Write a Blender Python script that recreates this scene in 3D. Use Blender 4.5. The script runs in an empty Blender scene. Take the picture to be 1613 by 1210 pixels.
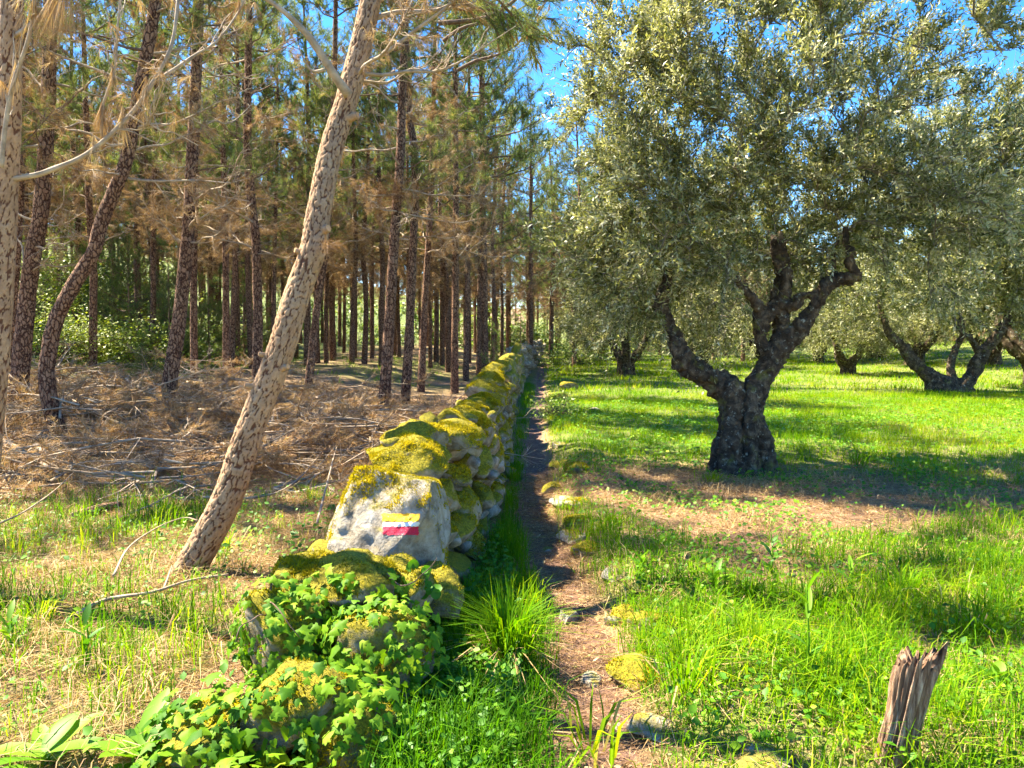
import bpy, math
import numpy as np
from mathutils import Vector, Matrix
from mathutils.bvhtree import BVHTree

SC = bpy.context.scene
COL = SC.collection

# ------------------------------------------------------------------ camera
FOC, CX, CY, HOR, EYE = 1218.0, 806.5, 605.0, 545.0, 1.5
PITCH = math.atan((CY - HOR) / FOC)
cam_d = bpy.data.cameras.new("camera")
cam_d.sensor_width = 36.0
cam_d.lens = 36.0 * FOC / 1613.0
cam_d.clip_start, cam_d.clip_end = 0.05, 2000.0
cam = bpy.data.objects.new("camera", cam_d)
COL.objects.link(cam)
cam.location = (0, 0, EYE)
cam.rotation_euler = (math.radians(90) - PITCH, 0, 0)
SC.camera = cam

# ------------------------------------------------------------------ sky, sun, exposure
SUN_EL = math.radians(53.0)
SUN_AZ = math.radians(-66.0)          # direction to the sun, measured clockwise from +Y (view direction)
SUN_DIR = np.array([math.sin(SUN_AZ) * math.cos(SUN_EL), math.cos(SUN_AZ) * math.cos(SUN_EL), math.sin(SUN_EL)])
world = bpy.data.worlds.new("World")
SC.world = world
world.use_nodes = True
wn = world.node_tree.nodes
wl = world.node_tree.links
sky = wn.new("ShaderNodeTexSky")
sky.sky_type = 'NISHITA'
sky.sun_disc = False
sky.sun_elevation = SUN_EL
sky.sun_rotation = SUN_AZ
sky.air_density = 1.0
sky.dust_density = 0.2
sky.ozone_density = 4.0
hs = wn.new("ShaderNodeHueSaturation")
hs.inputs['Saturation'].default_value = 1.35
hs.inputs['Value'].default_value = 0.85
hs.inputs['Hue'].default_value = 0.507
wl.new(sky.outputs[0], hs.inputs['Color'])
wl.new(hs.outputs[0], wn['Background'].inputs['Color'])
wn['Background'].inputs['Strength'].default_value = 0.095
sun_d = bpy.data.lights.new("sun", 'SUN')
sun_d.energy = 5.0
sun_d.angle = math.radians(0.5)
sun_d.color = (1.0, 0.89, 0.70)
sun = bpy.data.objects.new("sun", sun_d)
COL.objects.link(sun)
sun.rotation_euler = Vector(SUN_DIR).to_track_quat('Z', 'Y').to_euler()
SC.view_settings.view_transform = 'Standard'
SC.view_settings.look = 'None'
SC.view_settings.gamma = 1.0
SC.view_settings.use_curve_mapping = False
SC.view_settings.exposure = 2.5
SC.cycles.use_adaptive_sampling = True
SC.cycles.adaptive_threshold = 0.035
SC.cycles.max_bounces = 5
SC.cycles.diffuse_bounces = 3
SC.cycles.glossy_bounces = 2
SC.cycles.transmission_bounces = 4
SC.cycles.caustics_reflective = False
SC.cycles.caustics_refractive = False

# ------------------------------------------------------------------ numeric helpers
def rng(seed): return np.random.default_rng(abs(int(seed)))

def _h(ix, iy, iz, seed):
    n = (ix.astype(np.int64) * 374761393 + iy.astype(np.int64) * 668265263 + iz.astype(np.int64) * 2147483647 + seed * 974634777) & 0xffffffff
    n = ((n ^ (n >> 13)) * 1274126177) & 0xffffffff
    n = ((n ^ (n >> 16)) * 2246822519) & 0xffffffff
    return ((n ^ (n >> 15)) & 0xffffff) / float(0xffffff)

def vnoise(P, seed=0):
    P = np.asarray(P, float)
    if P.shape[-1] == 2:
        P = np.concatenate([P, np.zeros(P.shape[:-1] + (1,))], -1)
    i = np.floor(P).astype(np.int64)
    f = P - i
    f = f * f * (3 - 2 * f)
    x, y, z = i[..., 0], i[..., 1], i[..., 2]
    fx, fy, fz = f[..., 0], f[..., 1], f[..., 2]
    def L(a, b, t): return a + (b - a) * t
    c = [[[_h(x + a, y + b, z + d, seed) for d in (0, 1)] for b in (0, 1)] for a in (0, 1)]
    return L(L(L(c[0][0][0], c[1][0][0], fx), L(c[0][1][0], c[1][1][0], fx), fy),
             L(L(c[0][0][1], c[1][0][1], fx), L(c[0][1][1], c[1][1][1], fx), fy), fz) * 2 - 1

def fbm(P, octv=4, seed=0, gain=0.5):
    P = np.asarray(P, float)
    s, a, t = 0.0, 1.0, 0.0
    for o in range(octv):
        s = s + a * vnoise(P * (2.03 ** o) + 17.3 * o, seed + o)
        t += a
        a *= gain
    return s / t

def sstep(a, b, x):
    t = np.clip((x - a) / (b - a), 0, 1)
    return t * t * (3 - 2 * t)

def worley(u, v, nu, seed=0, jit=0.85):
    """cells in the u,v plane, periodic in u with nu cells; returns F1, F2, cell random"""
    iu, iv = np.floor(u).astype(np.int64), np.floor(v).astype(np.int64)
    f1 = np.full(u.shape, 9.0)
    f2 = np.full(u.shape, 9.0)
    cid = np.zeros(u.shape)
    for a in (-1, 0, 1):
        for b in (-1, 0, 1):
            cu, cv = iu + a, iv + b
            w = np.mod(cu, nu)
            z = np.zeros_like(w)
            px = cu + 0.5 + (_h(w, cv, z, seed) - 0.5) * jit
            py = cv + 0.5 + (_h(w, cv, z, seed + 5) - 0.5) * jit
            d = np.sqrt((px - u) ** 2 + (py - v) ** 2)
            near = d < f1
            f2 = np.where(near, f1, np.minimum(f2, d))
            cid = np.where(near, _h(w, cv, z, seed + 9), cid)
            f1 = np.where(near, d, f1)
    return f1, f2, cid

def unit(v):
    v = np.asarray(v, float)
    return v / np.maximum(np.linalg.norm(v, axis=-1, keepdims=True), 1e-9)

def rand_dirs(r, n):
    return unit(r.normal(size=(n, 3)))

def spline(pts, n):
    """Catmull-Rom through pts, n samples evenly in parameter"""
    p = np.asarray(pts, float)
    if len(p) == 2:
        t = np.linspace(0, 1, n)[:, None]
        return p[0] + (p[1] - p[0]) * t
    q = np.vstack([2 * p[0] - p[1], p, 2 * p[-1] - p[-2]])
    seg = np.linalg.norm(np.diff(p, axis=0), axis=1)
    cum = np.concatenate([[0], np.cumsum(seg)])
    s = np.linspace(0, cum[-1], n)
    i = np.clip(np.searchsorted(cum, s, side='right') - 1, 0, len(p) - 2)
    t = ((s - cum[i]) / np.maximum(seg[i], 1e-9))[:, None]
    a, b, c, d = q[i], q[i + 1], q[i + 2], q[i + 3]
    return 0.5 * (2 * b + (c - a) * t + (2 * a - 5 * b + 4 * c - d) * t ** 2 + (3 * b - a - 3 * c + d) * t ** 3)

# ------------------------------------------------------------------ mesh helpers
def new_mesh(name, V, faces, attrs=None, smooth=False, mat=None):
    V = np.asarray(V, np.float32)
    if not isinstance(faces, (list, tuple)):
        faces = [faces]
    faces = [np.asarray(f, np.int32) for f in faces if len(f)]
    me = bpy.data.meshes.new(name)
    me.vertices.add(len(V))
    me.vertices.foreach_set("co", V.ravel())
    lv = np.concatenate([f.ravel() for f in faces])
    tot = np.concatenate([np.full(len(f), f.shape[1], np.int32) for f in faces])
    st = np.concatenate([[0], np.cumsum(tot)[:-1]]).astype(np.int32)
    me.loops.add(len(lv))
    me.loops.foreach_set("vertex_index", lv)
    me.polygons.add(len(tot))
    me.polygons.foreach_set("loop_start", st)
    if smooth:
        me.polygons.foreach_set("use_smooth", np.ones(len(tot), bool))
    me.update(calc_edges=True)
    for k, a in (attrs or {}).items():
        at_ = me.attributes.new(k, 'FLOAT', 'POINT')
        at_.data.foreach_set("value", np.asarray(a, np.float32))
    if mat is not None:
        me.materials.append(mat)
    return me

def add(name, me, parent=None, loc=None, rot=None, scale=None):
    o = bpy.data.objects.new(name, me)
    COL.objects.link(o)
    if parent is not None:
        o.parent = parent
    if loc is not None: o.location = loc
    if rot is not None: o.rotation_euler = rot
    if scale is not None: o.scale = scale if hasattr(scale, '__len__') else (scale,) * 3
    return o

def tag(o, label, cat, group=None, kind=None):
    if label: o["label"] = label
    if cat: o["category"] = cat
    if group: o["group"] = group
    if kind: o["kind"] = kind
    return o

def thing(name, label, cat, loc=(0, 0, 0), group=None, rot=(0, 0, 0)):
    e = bpy.data.objects.new(name, None)
    e.empty_display_size = 0.1
    COL.objects.link(e)
    e.location = loc
    e.rotation_euler = rot
    return tag(e, label, cat, group)

class Geo:
    """collects vertices, faces of any size and attributes"""
    def __init__(s): s.V, s.F, s.A, s.n = [], {}, {}, 0
    def put(s, V, F, **attrs):
        V = np.asarray(V, float).reshape(-1, 3)
        for f in (F if isinstance(F, (list, tuple)) else [F]):
            f = np.asarray(f)
            if len(f): s.F.setdefault(f.shape[1], []).append(f + s.n)
        for k in set(s.A) | set(attrs):
            a = attrs.get(k, 0.0)
            s.A.setdefault(k, [np.zeros(s.n)] if s.n else [])
            s.A[k].append(np.broadcast_to(np.asarray(a, float), (len(V),)))
        s.V.append(V)
        s.n += len(V)
    def mesh(s, name, mat, smooth=False):
        return new_mesh(name, np.vstack(s.V), [np.vstack(f) for f in s.F.values()],
                        {k: np.concatenate(a) for k, a in s.A.items()}, smooth, mat)
    def xput(s, other, M, **over):
        """append another Geo under a 4x4 matrix"""
        V = np.vstack(other.V)
        V = V @ M[:3, :3].T + M[:3, 3]
        at_ = {k: np.concatenate(a) for k, a in other.A.items()}
        at_.update(over)
        s.put(V, [np.vstack(f) for f in other.F.values()], **at_)

def frames(P):
    """parallel-transport frames along a polyline"""
    T = np.gradient(P, axis=0)
    T = unit(T)
    N = np.zeros_like(T)
    a = np.array([1., 0, 0]) if abs(T[0, 0]) < 0.8 else np.array([0, 1., 0])
    n = unit(a - T[0] * np.dot(a, T[0]))
    for i in range(len(T)):
        n = n - T[i] * np.dot(n, T[i])
        n = n / max(np.linalg.norm(n), 1e-9)
        N[i] = n
    return T, N, np.cross(T, N)

def tube(P, R, m=8, disp=None, cap=True):
    """returns V, F list; disp(theta grid, length grid, R grid)-> radial offset"""
    P = np.asarray(P, float)
    n = len(P)
    R = np.broadcast_to(np.asarray(R, float), (n,))
    T, N, B = frames(P)
    th = np.arange(m) / m * 2 * math.pi
    L = np.concatenate([[0], np.cumsum(np.linalg.norm(np.diff(P, axis=0), axis=1))])
    r = np.repeat(R[:, None], m, 1)
    if disp is not None:
        r = r + disp(np.repeat(th[None], n, 0), np.repeat(L[:, None], m, 1), r)
    V = P[:, None] + r[..., None] * (N[:, None] * np.cos(th)[None, :, None] + B[:, None] * np.sin(th)[None, :, None])
    i = np.arange(n - 1)[:, None] * m
    j = np.arange(m)[None]
    k = (j + 1) % m
    F = np.stack([i + j, i + k, i + m + k, i + m + j], -1).reshape(-1, 4)
    V = V.reshape(-1, 3)
    Fs = [F]
    if cap:
        V = np.vstack([V, P[0], P[-1]])
        a, b = n * m, n * m + 1
        jj = np.arange(m)
        Fs.append(np.stack([np.full(m, a), (jj + 1) % m, jj], -1))
        Fs.append(np.stack([np.full(m, b), (n - 1) * m + jj, (n - 1) * m + (jj + 1) % m], -1))
    return V, Fs

def scatter(tplV, tplF, pos, X, Y, Z, size):
    """place a template (k verts) with axes X,Y,Z (n,3) at pos; size (n,) or (n,3)"""
    tplV = np.asarray(tplV, float)
    n, k = len(pos), len(tplV)
    size = np.asarray(size, float)
    if size.ndim == 1: size = np.repeat(size[:, None], 3, 1)
    V = (pos[:, None] + tplV[None, :, 0:1] * (X * size[:, 0:1])[:, None]
         + tplV[None, :, 1:2] * (Y * size[:, 1:2])[:, None] + tplV[None, :, 2:3] * (Z * size[:, 2:3])[:, None])
    Fs = []
    for f in (tplF if isinstance(tplF, list) else [tplF]):
        f = np.asarray(f)
        Fs.append((f[None] + (np.arange(n) * k)[:, None, None]).reshape(-1, f.shape[1]))
    return V.reshape(-1, 3), Fs, k

def axes_from(d, r):
    """leaf axes: Y along d, random roll"""
    d = unit(d)
    a = unit(np.cross(d, rand_dirs(r, len(d))))
    return a, d, np.cross(a, d)

# ------------------------------------------------------------------ materials
def mat_new(name):
    m = bpy.data.materials.new(name)
    m.use_nodes = True
    nt = m.node_tree
    p = nt.nodes['Principled BSDF']
    p.inputs['Roughness'].default_value = 0.8
    if 'Specular IOR Level' in p.inputs: p.inputs['Specular IOR Level'].default_value = 0.25
    return m, nt, p

def ramp(nt, src, stops, interp='LINEAR'):
    n = nt.nodes.new('ShaderNodeValToRGB')
    cr = n.color_ramp
    cr.interpolation = interp
    while len(cr.elements) < len(stops): cr.elements.new(0.5)
    for e, (p, c) in zip(cr.elements, stops):
        e.position = p
        e.color = tuple(c) + ((1,) if len(c) == 3 else ())
    if src is not None: nt.links.new(src, n.inputs[0])
    return n.outputs[0]

def attr(nt, name):
    n = nt.nodes.new('ShaderNodeAttribute')
    n.attribute_name = name
    return n.outputs['Fac']

def noise(nt, scale, detail=4, rough=0.55, coord=None, dist=0.0):
    n = nt.nodes.new('ShaderNodeTexNoise')
    n.inputs['Scale'].default_value = scale
    n.inputs['Detail'].default_value = detail
    n.inputs['Roughness'].default_value = rough
    n.inputs['Distortion'].default_value = dist
    if coord is not None: nt.links.new(coord, n.inputs['Vector'])
    return n.outputs['Fac']

def mixc(nt, fac, a, b, blend='MIX'):
    n = nt.nodes.new('ShaderNodeMix')
    n.data_type = 'RGBA'
    n.blend_type = blend
    for s, v in ((n.inputs[0], fac), (n.inputs[6], a), (n.inputs[7], b)):
        if hasattr(v, 'is_linked') or hasattr(v, 'links'): nt.links.new(v, s)
        elif isinstance(v, (int, float)): s.default_value = v
        else: s.default_value = tuple(v) + (1,)
    return n.outputs[2]

def math_n(nt, op, a, b=0.0, clamp=False):
    n = nt.nodes.new('ShaderNodeMath')
    n.operation = op
    n.use_clamp = clamp
    for s, v in ((n.inputs[0], a), (n.inputs[1], b)):
        if isinstance(v, (int, float)): s.default_value = v
        else: nt.links.new(v, s)
    return n.outputs[0]

def bump(nt, p, h, strength=0.5, dist=0.01):
    b = nt.nodes.new('ShaderNodeBump')
    b.inputs['Strength'].default_value = strength
    b.inputs['Distance'].default_value = dist
    nt.links.new(h, b.inputs['Height'])
    nt.links.new(b.outputs[0], p.inputs['Normal'])

def geo_pos(nt): return nt.nodes.new('ShaderNodeNewGeometry').outputs['Position']
def obj_co(nt): return nt.nodes.new('ShaderNodeTexCoord').outputs['Object']

def leaf_mat(name, stops, transl=0.35, rough=0.5, spec=0.3, tcol=None):
    m, nt, p = mat_new(name)
    c = ramp(nt, attr(nt, 'tint'), stops)
    nt.links.new(c, p.inputs['Base Color'])
    p.inputs['Roughness'].default_value = rough
    if 'Specular IOR Level' in p.inputs: p.inputs['Specular IOR Level'].default_value = spec
    if transl > 0:
        t = nt.nodes.new('ShaderNodeBsdfTranslucent')
        tc = mixc(nt, 1.0, c, tcol or (1.0, 1.0, 0.6), 'MULTIPLY')
        nt.links.new(tc, t.inputs['Color'])
        mx = nt.nodes.new('ShaderNodeMixShader')
        mx.inputs[0].default_value = transl
        nt.links.new(p.outputs[0], mx.inputs[1])
        nt.links.new(t.outputs[0], mx.inputs[2])
        nt.links.new(mx.outputs[0], nt.nodes['Material Output'].inputs['Surface'])
    return m

M = {}
M['needle'] = leaf_mat('pine_needle', [(0, (.06, .105, .035)), (.4, (.15, .22, .06)), (.75, (.27, .31, .08)), (1, (.46, .38, .12))], .45, .5, .25)
M['dry_needle'] = leaf_mat('dry_pine_needle', [(0, (.17, .09, .04)), (.5, (.36, .215, .10)), (1, (.56, .40, .22))], .3, .6, .2)
M['olive_leaf'] = leaf_mat('olive_leaf', [(0, (.055, .07, .018)), (.3, (.14, .16, .042)), (.55, (.26, .28, .09)), (.78, (.44, .45, .25)), (1, (.57, .56, .41))], .40, .45, .4, (1.0, .98, .5))
M['grass'] = leaf_mat('grass_blade', [(0, (.035, .12, .005)), (.35, (.095, .25, .005)), (.6, (.21, .37, .005)), (.8, (.36, .43, .010)), (.93, (.45, .39, .10)), (1, (.52, .44, .22))], .52, .6, .08, (1.0, 1.0, .25))
M['herb'] = leaf_mat('herb_leaf', [(0, (.03, .11, .008)), (.45, (.08, .23, .010)), (.8, (.20, .36, .012)), (1, (.36, .42, .03))], .40, .5, .25, (1.0, 1.0, .35))
M['ivy'] = leaf_mat('ivy_leaf', [(0, (.03, .085, .010)), (.35, (.065, .18, .010)), (.7, (.17, .32, .010)), (1, (.30, .42, .03))], .42, .55, .12, (1.0, 1.0, .35))
M['moss'] = leaf_mat('moss', [(0, (.07, .075, .006)), (.25, (.18, .165, .008)), (.5, (.33, .27, .008)), (.75, (.50, .39, .010)), (1, (.62, .50, .03))], .35, .8, .1)
M['bramble'] = leaf_mat('bramble_leaf', [(0, (.06, .12, .012)), (.5, (.17, .27, .014)), (1, (.38, .42, .03))], .42, .45, .35)
M['dry_grass'] = leaf_mat('dry_grass', [(0, (.20, .12, .05)), (.5, (.38, .26, .11)), (1, (.55, .42, .22))], .25, .6, .2)

def wood_mat(name, a, b, scale=14):
    m, nt, p = mat_new(name)
    co = obj_co(nt)
    f = noise(nt, scale, 5, .6, co)
    nt.links.new(ramp(nt, f, [(.3, a), (.7, b)]), p.inputs['Base Color'])
    bump(nt, p, f, .5, .01)
    return m
M['dead_wood'] = wood_mat('dead_branch_wood', (.22, .16, .10), (.47, .37, .25))
M['twig'] = wood_mat('live_twig', (.09, .055, .035), (.2, .13, .085))
M['olive_twig'] = wood_mat('olive_twig', (.10, .085, .06), (.28, .25, .19))

def bark_mat(name, plate_a, plate_b, fissure, shader=False):
    m, nt, p = mat_new(name)
    co = obj_co(nt)
    pl = ramp(nt, attr(nt, 'tint'), [(0, plate_a), (1, plate_b)])
    f = noise(nt, 42, 5, .65, co)
    pl = mixc(nt, .55, pl, ramp(nt, f, [(.3, (.35, .33, .32)), (.7, (1.25, 1.2, 1.15))]), 'MULTIPLY')
    big = noise(nt, 2.2, 3, .5, co)
    pl = mixc(nt, math_n(nt, 'MULTIPLY', big, .35), pl, plate_a)
    fac = attr(nt, 'plate')
    if shader:
        mp = nt.nodes.new('ShaderNodeMapping')
        mp.inputs['Scale'].default_value = (21, 21, 9)
        dn = nt.nodes.new('ShaderNodeTexNoise')
        dn.inputs['Scale'].default_value = 16
        nt.links.new(co, dn.inputs['Vector'])
        va = nt.nodes.new('ShaderNodeVectorMath')
        va.operation = 'MULTIPLY_ADD'
        va.inputs[1].default_value = (.07, .07, .07)
        nt.links.new(dn.outputs['Color'], va.inputs[0])
        nt.links.new(co, va.inputs[2])
        nt.links.new(va.outputs[0], mp.inputs[0])
        vo = nt.nodes.new('ShaderNodeTexVoronoi')
        vo.feature = 'DISTANCE_TO_EDGE'
        vo.inputs['Scale'].default_value = 1.0
        nt.links.new(mp.outputs[0], vo.inputs['Vector'])
        fac = ramp(nt, vo.outputs['Distance'], [(.03, (0, 0, 0)), (.16, (1, 1, 1))])
        f = math_n(nt, 'ADD', f, math_n(nt, 'MULTIPLY', fac, 1.6))
    else:
        fac = ramp(nt, fac, [(.30, (0, 0, 0)), (.74, (1, 1, 1))])
    c = mixc(nt, fac, fissure, pl)
    nt.links.new(c, p.inputs['Base Color'])
    p.inputs['Roughness'].default_value = .9
    bump(nt, p, f, .8, .012)
    return m
M['bark'] = bark_mat('pine_bark', (.29, .175, .095), (.53, .375, .225), (.11, .048, .025))
M['bark_dark'] = bark_mat('pine_bark_brown', (.22, .115, .065), (.46, .29, .18), (.05, .020, .011), True)

def olive_bark():
    m, nt, p = mat_new('olive_bark')
    co = obj_co(nt)
    f = noise(nt, 9, 8, .65, co, .6)
    g = noise(nt, 34, 5, .6, co)
    c = ramp(nt, f, [(.34, (.018, .012, .007)), (.52, (.065, .046, .028)), (.70, (.20, .148, .088))])
    lich = ramp(nt, noise(nt, 16, 6, .7, co), [(.58, (0, 0, 0)), (.66, (1, 1, 1))])
    c = mixc(nt, math_n(nt, 'MULTIPLY', lich, .75), c, (.34, .34, .26))
    ms = ramp(nt, noise(nt, 5, 5, .6, co), [(.58, (0, 0, 0)), (.7, (1, 1, 1))])
    c = mixc(nt, math_n(nt, 'MULTIPLY', ms, .6), c, (.16, .15, .02))
    nt.links.new(c, p.inputs['Base Color'])
    p.inputs['Roughness'].default_value = .95
    bump(nt, p, math_n(nt, 'ADD', f, math_n(nt, 'MULTIPLY', g, .4)), 1.0, .03)
    return m
M['olive_bark'] = olive_bark()

def stone_mat(name='limestone', moss_lo=.25, moss_hi=.6, moss_amt=1.0, tones=[(.28, (.075, .058, .036)), (.43, (.18, .148, .098)), (.57, (.30, .255, .18)), (.74, (.45, .405, .31))]):
    m, nt, p = mat_new(name)
    co = geo_pos(nt)
    f = noise(nt, 11, 8, .68, co, .4)
    g = noise(nt, 46, 6, .7, co)
    c = ramp(nt, f, tones)
    och = ramp(nt, noise(nt, 6, 5, .6, co), [(.52, (0, 0, 0)), (.7, (1, 1, 1))])
    c = mixc(nt, math_n(nt, 'MULTIPLY', och, .55), c, (.42, .31, .13))
    sp = ramp(nt, g, [(.30, (1, 1, 1)), (.40, (0, 0, 0))])
    c = mixc(nt, math_n(nt, 'MULTIPLY', sp, .6), c, (.11, .10, .09))
    ge = nt.nodes.new('ShaderNodeNewGeometry')
    sx = nt.nodes.new('ShaderNodeSeparateXYZ')
    nt.links.new(ge.outputs['Normal'], sx.inputs[0])
    mz = math_n(nt, 'ADD', sx.outputs[2], math_n(nt, 'MULTIPLY', math_n(nt, 'SUBTRACT', noise(nt, 7, 6, .65, co), .5), 2.0))
    mk = math_n(nt, 'MULTIPLY', ramp(nt, mz, [(moss_lo, (0, 0, 0)), (moss_hi, (1, 1, 1))]), moss_amt)
    mc = ramp(nt, noise(nt, 75, 5, .75, co), [(.3, (.05, .05, .006)), (.5, (.19, .165, .010)), (.72, (.42, .33, .015))])
    c = mixc(nt, mk, c, mc)
    nt.links.new(c, p.inputs['Base Color'])
    p.inputs['Roughness'].default_value = .92
    bump(nt, p, math_n(nt, 'ADD', f, math_n(nt, 'MULTIPLY', g, .35)), .9, .03)
    return m
M['stone'] = stone_mat(moss_lo=-.05, moss_hi=.45)
M['stone_bare'] = stone_mat('bare_limestone', .75, 1.0, .9, [(.28, (.09, .072, .048)), (.43, (.22, .19, .14)), (.57, (.36, .325, .26)), (.74, (.48, .445, .38))])

def ground_mat():
    m, nt, p = mat_new('forest_soil')
    co = geo_pos(nt)
    f = noise(nt, 1.3, 6, .62, co)
    g = noise(nt, 22, 6, .7, co)
    soil = ramp(nt, g, [(.3, (.075, .042, .024)), (.5, (.15, .088, .05)), (.72, (.29, .19, .105))])
    litter = ramp(nt, noise(nt, 70, 4, .7, co, 1.5), [(.32, (.13, .07, .035)), (.5, (.30, .19, .10)), (.7, (.45, .32, .18))])
    c = mixc(nt, ramp(nt, f, [(.4, (0, 0, 0)), (.6, (1, 1, 1))]), soil, litter)
    green = ramp(nt, noise(nt, 30, 5, .7, co), [(.3, (.03, .06, .008)), (.5, (.08, .15, .012)), (.7, (.20, .26, .02))])
    gm = math_n(nt, 'MULTIPLY', attr(nt, 'green'), ramp(nt, noise(nt, 9, 5, .6, co), [(.3, (.35, .35, .35)), (.6, (1, 1, 1))]))
    c = mixc(nt, gm, c, green)
    nt.links.new(c, p.inputs['Base Color'])
    p.inputs['Roughness'].default_value = .95
    bump(nt, p, g, .8, .03)
    return m
M['ground'] = ground_mat()

def path_mat():
    m, nt, p = mat_new('trodden_earth')
    co = geo_pos(nt)
    g = noise(nt, 26, 7, .72, co)
    c = ramp(nt, g, [(.28, (.06, .032, .022)), (.5, (.15, .085, .06)), (.72, (.30, .20, .14))])
    st = ramp(nt, noise(nt, 75, 3, .6, co, 2.0), [(.45, (0, 0, 0)), (.62, (1, 1, 1))])
    c = mixc(nt, math_n(nt, 'MULTIPLY', st, .5), c, (.30, .17, .10))
    nt.links.new(c, p.inputs['Base Color'])
    p.inputs['Roughness'].default_value = .95
    bump(nt, p, g, .9, .03)
    return m
M['path'] = path_mat()

def paint(name, col):
    m, nt, p = mat_new(name)
    co = geo_pos(nt)
    f = noise(nt, 60, 6, .7, co)
    c = mixc(nt, ramp(nt, f, [(.62, (0, 0, 0)), (.68, (1, 1, 1))]), col, (.50, .47, .41))
    nt.links.new(c, p.inputs['Base Color'])
    p.inputs['Roughness'].default_value = .6
    bump(nt, p, noise(nt, 46, 6, .7, co), .6, .02)
    return m
M['paint_y'] = paint('yellow_paint', (.72, .40, .01))
M['paint_w'] = paint('white_paint', (.75, .73, .70))
M['paint_r'] = paint('red_paint', (.52, .012, .05))

def stump_mat():
    m, nt, p = mat_new('weathered_wood')
    tc = nt.nodes.new('ShaderNodeTexCoord')
    mp = nt.nodes.new('ShaderNodeMapping')
    mp.inputs['Scale'].default_value = (60, 60, 5)
    nt.links.new(tc.outputs['Object'], mp.inputs[0])
    f = noise(nt, 1.0, 7, .7, mp.outputs[0], .8)
    c = ramp(nt, f, [(.3, (.05, .028, .016)), (.46, (.22, .13, .075)), (.6, (.42, .30, .195)), (.75, (.60, .48, .36))])
    c = mixc(nt, math_n(nt, 'SUBTRACT', 1.0, attr(nt, 'plate')), c, (.09, .045, .025))
    nt.links.new(c, p.inputs['Base Color'])
    p.inputs['Roughness'].default_value = .95
    bump(nt, p, f, 1.0, .012)
    return m
M['stump'] = stump_mat()
M['candle'] = leaf_mat('pine_candle', [(0, (.40, .16, .04)), (1, (.55, .27, .10))], 0.0, .6, .2)
M['cut'] = wood_mat('sawn_wood', (.45, .22, .08), (.62, .38, .2), 30)
M['white_leaf'] = leaf_mat('pale_stone_face', [(0, (.5, .5, .46)), (1, (.7, .7, .66))], 0, .8, .2)

# ------------------------------------------------------------------ terrain
WALL_Y = np.array([1.5, 3.0, 4.2, 6.0, 9.0, 14.0, 20.0, 26.0, 34.0, 45.0])
WALL_X = np.array([-.86, -.80, -.70, -.46, -.38, -.28, -.10, .14, .60, 1.5])
PATH_Y = np.array([0.0, 2.75, 4.0, 5.2, 7.0, 10.0, 14.0, 19.0, 26.0, 33.0, 45.0])
PATH_X = np.array([.28, .31, .37, .27, .17, .30, .40, .68, .90, 1.25, 2.2])
def wall_x(y): return np.interp(y, WALL_Y, WALL_X)
def path_x(y): return np.interp(y, PATH_Y, PATH_X)

def height(x, y):
    x, y = np.asarray(x, float), np.asarray(y, float)
    z = 0.022 * np.clip(y - 8, 0, 52) + 0.07 * np.clip(y - 75, 0, 200)
    # the wood floor on the far side of the wall lifts a little, then banks up to the brambles
    lft = sstep(-1.8, -5.5, x) * sstep(8.0, 14.0, y)
    z = z + 0.42 * lft
    bank = np.clip(-x - 8.0 - 0.12 * np.clip(y - 14, 0, 99), 0, 60)
    z = z + 0.26 * bank * sstep(13, 22, y)
    rb = np.clip(x - 16.0, 0, 100)
    z = z + 0.10 * rb * sstep(15, 40, y)
    # hollow of the path and the low ridge of buried stones to its right
    dp = x - path_x(y)
    z = z - 0.075 * np.exp(-(dp / 0.26) ** 2)
    z = z + 0.10 * np.exp(-((dp - 0.62) / 0.28) ** 2) * sstep(2.6, 3.4, y) * (1 - sstep(11, 17, y))
    P = np.stack([x, y], -1)
    z = z + 0.055 * fbm(P * 0.7, 3, 3) + 0.022 * fbm(P * 3.1, 3, 4) * (1 - sstep(18, 40, y))
    z = z + 0.25 * fbm(P * 0.08, 2, 8) * sstep(20, 60, y)
    return z

PF = np.array([0, math.cos(PITCH), -math.sin(PITCH)])
PU = np.array([0, math.sin(PITCH), math.cos(PITCH)])
def ray(px, py):
    return PF + np.array([1., 0, 0]) * (px - CX) / FOC + PU * (CY - py) / FOC
def at(px, py, Y):
    """world point seen at photograph pixel px,py at distance Y along the view axis"""
    d = ray(px, py)
    return np.array([0, 0, EYE]) + d * (Y / d[1])
def gnd(px, py):
    d = ray(px, py)
    t = np.concatenate([np.arange(1.5, 20, .02), np.arange(20, 120, .2)]) / d[1]
    P = np.array([0, 0, EYE]) + d[None] * t[:, None]
    below = P[:, 2] < height(P[:, 0], P[:, 1])
    i = int(np.argmax(below)) if below.any() else len(t) - 1
    p = P[i].copy()
    p[2] = float(height(p[0], p[1]))
    return p

def build_ground():
    u = np.linspace(-1, 1, 221)
    xs = np.sinh(u * 4.6) / math.sinh(4.6) * 140
    v = np.linspace(0, 1, 261)
    ys = -3 + 263 * (np.exp(v * 4.4) - 1) / (math.exp(4.4) - 1)
    X, Y = np.meshgrid(xs, ys)
    Z = height(X, Y)
    V = np.stack([X, Y, Z], -1).reshape(-1, 3)
    n, m = X.shape
    i = (np.arange(n - 1)[:, None] * m + np.arange(m - 1)[None]).ravel()
    F = np.stack([i, i + 1, i + m + 1, i + m], -1)
    g = grass_density(V[:, 0], V[:, 1])
    o = add('ground', new_mesh('ground', V, F, {'green': g}, True, M['ground']))
    tag(o, 'forest and orchard ground of soil, litter and grass', 'ground', kind='structure')

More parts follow.
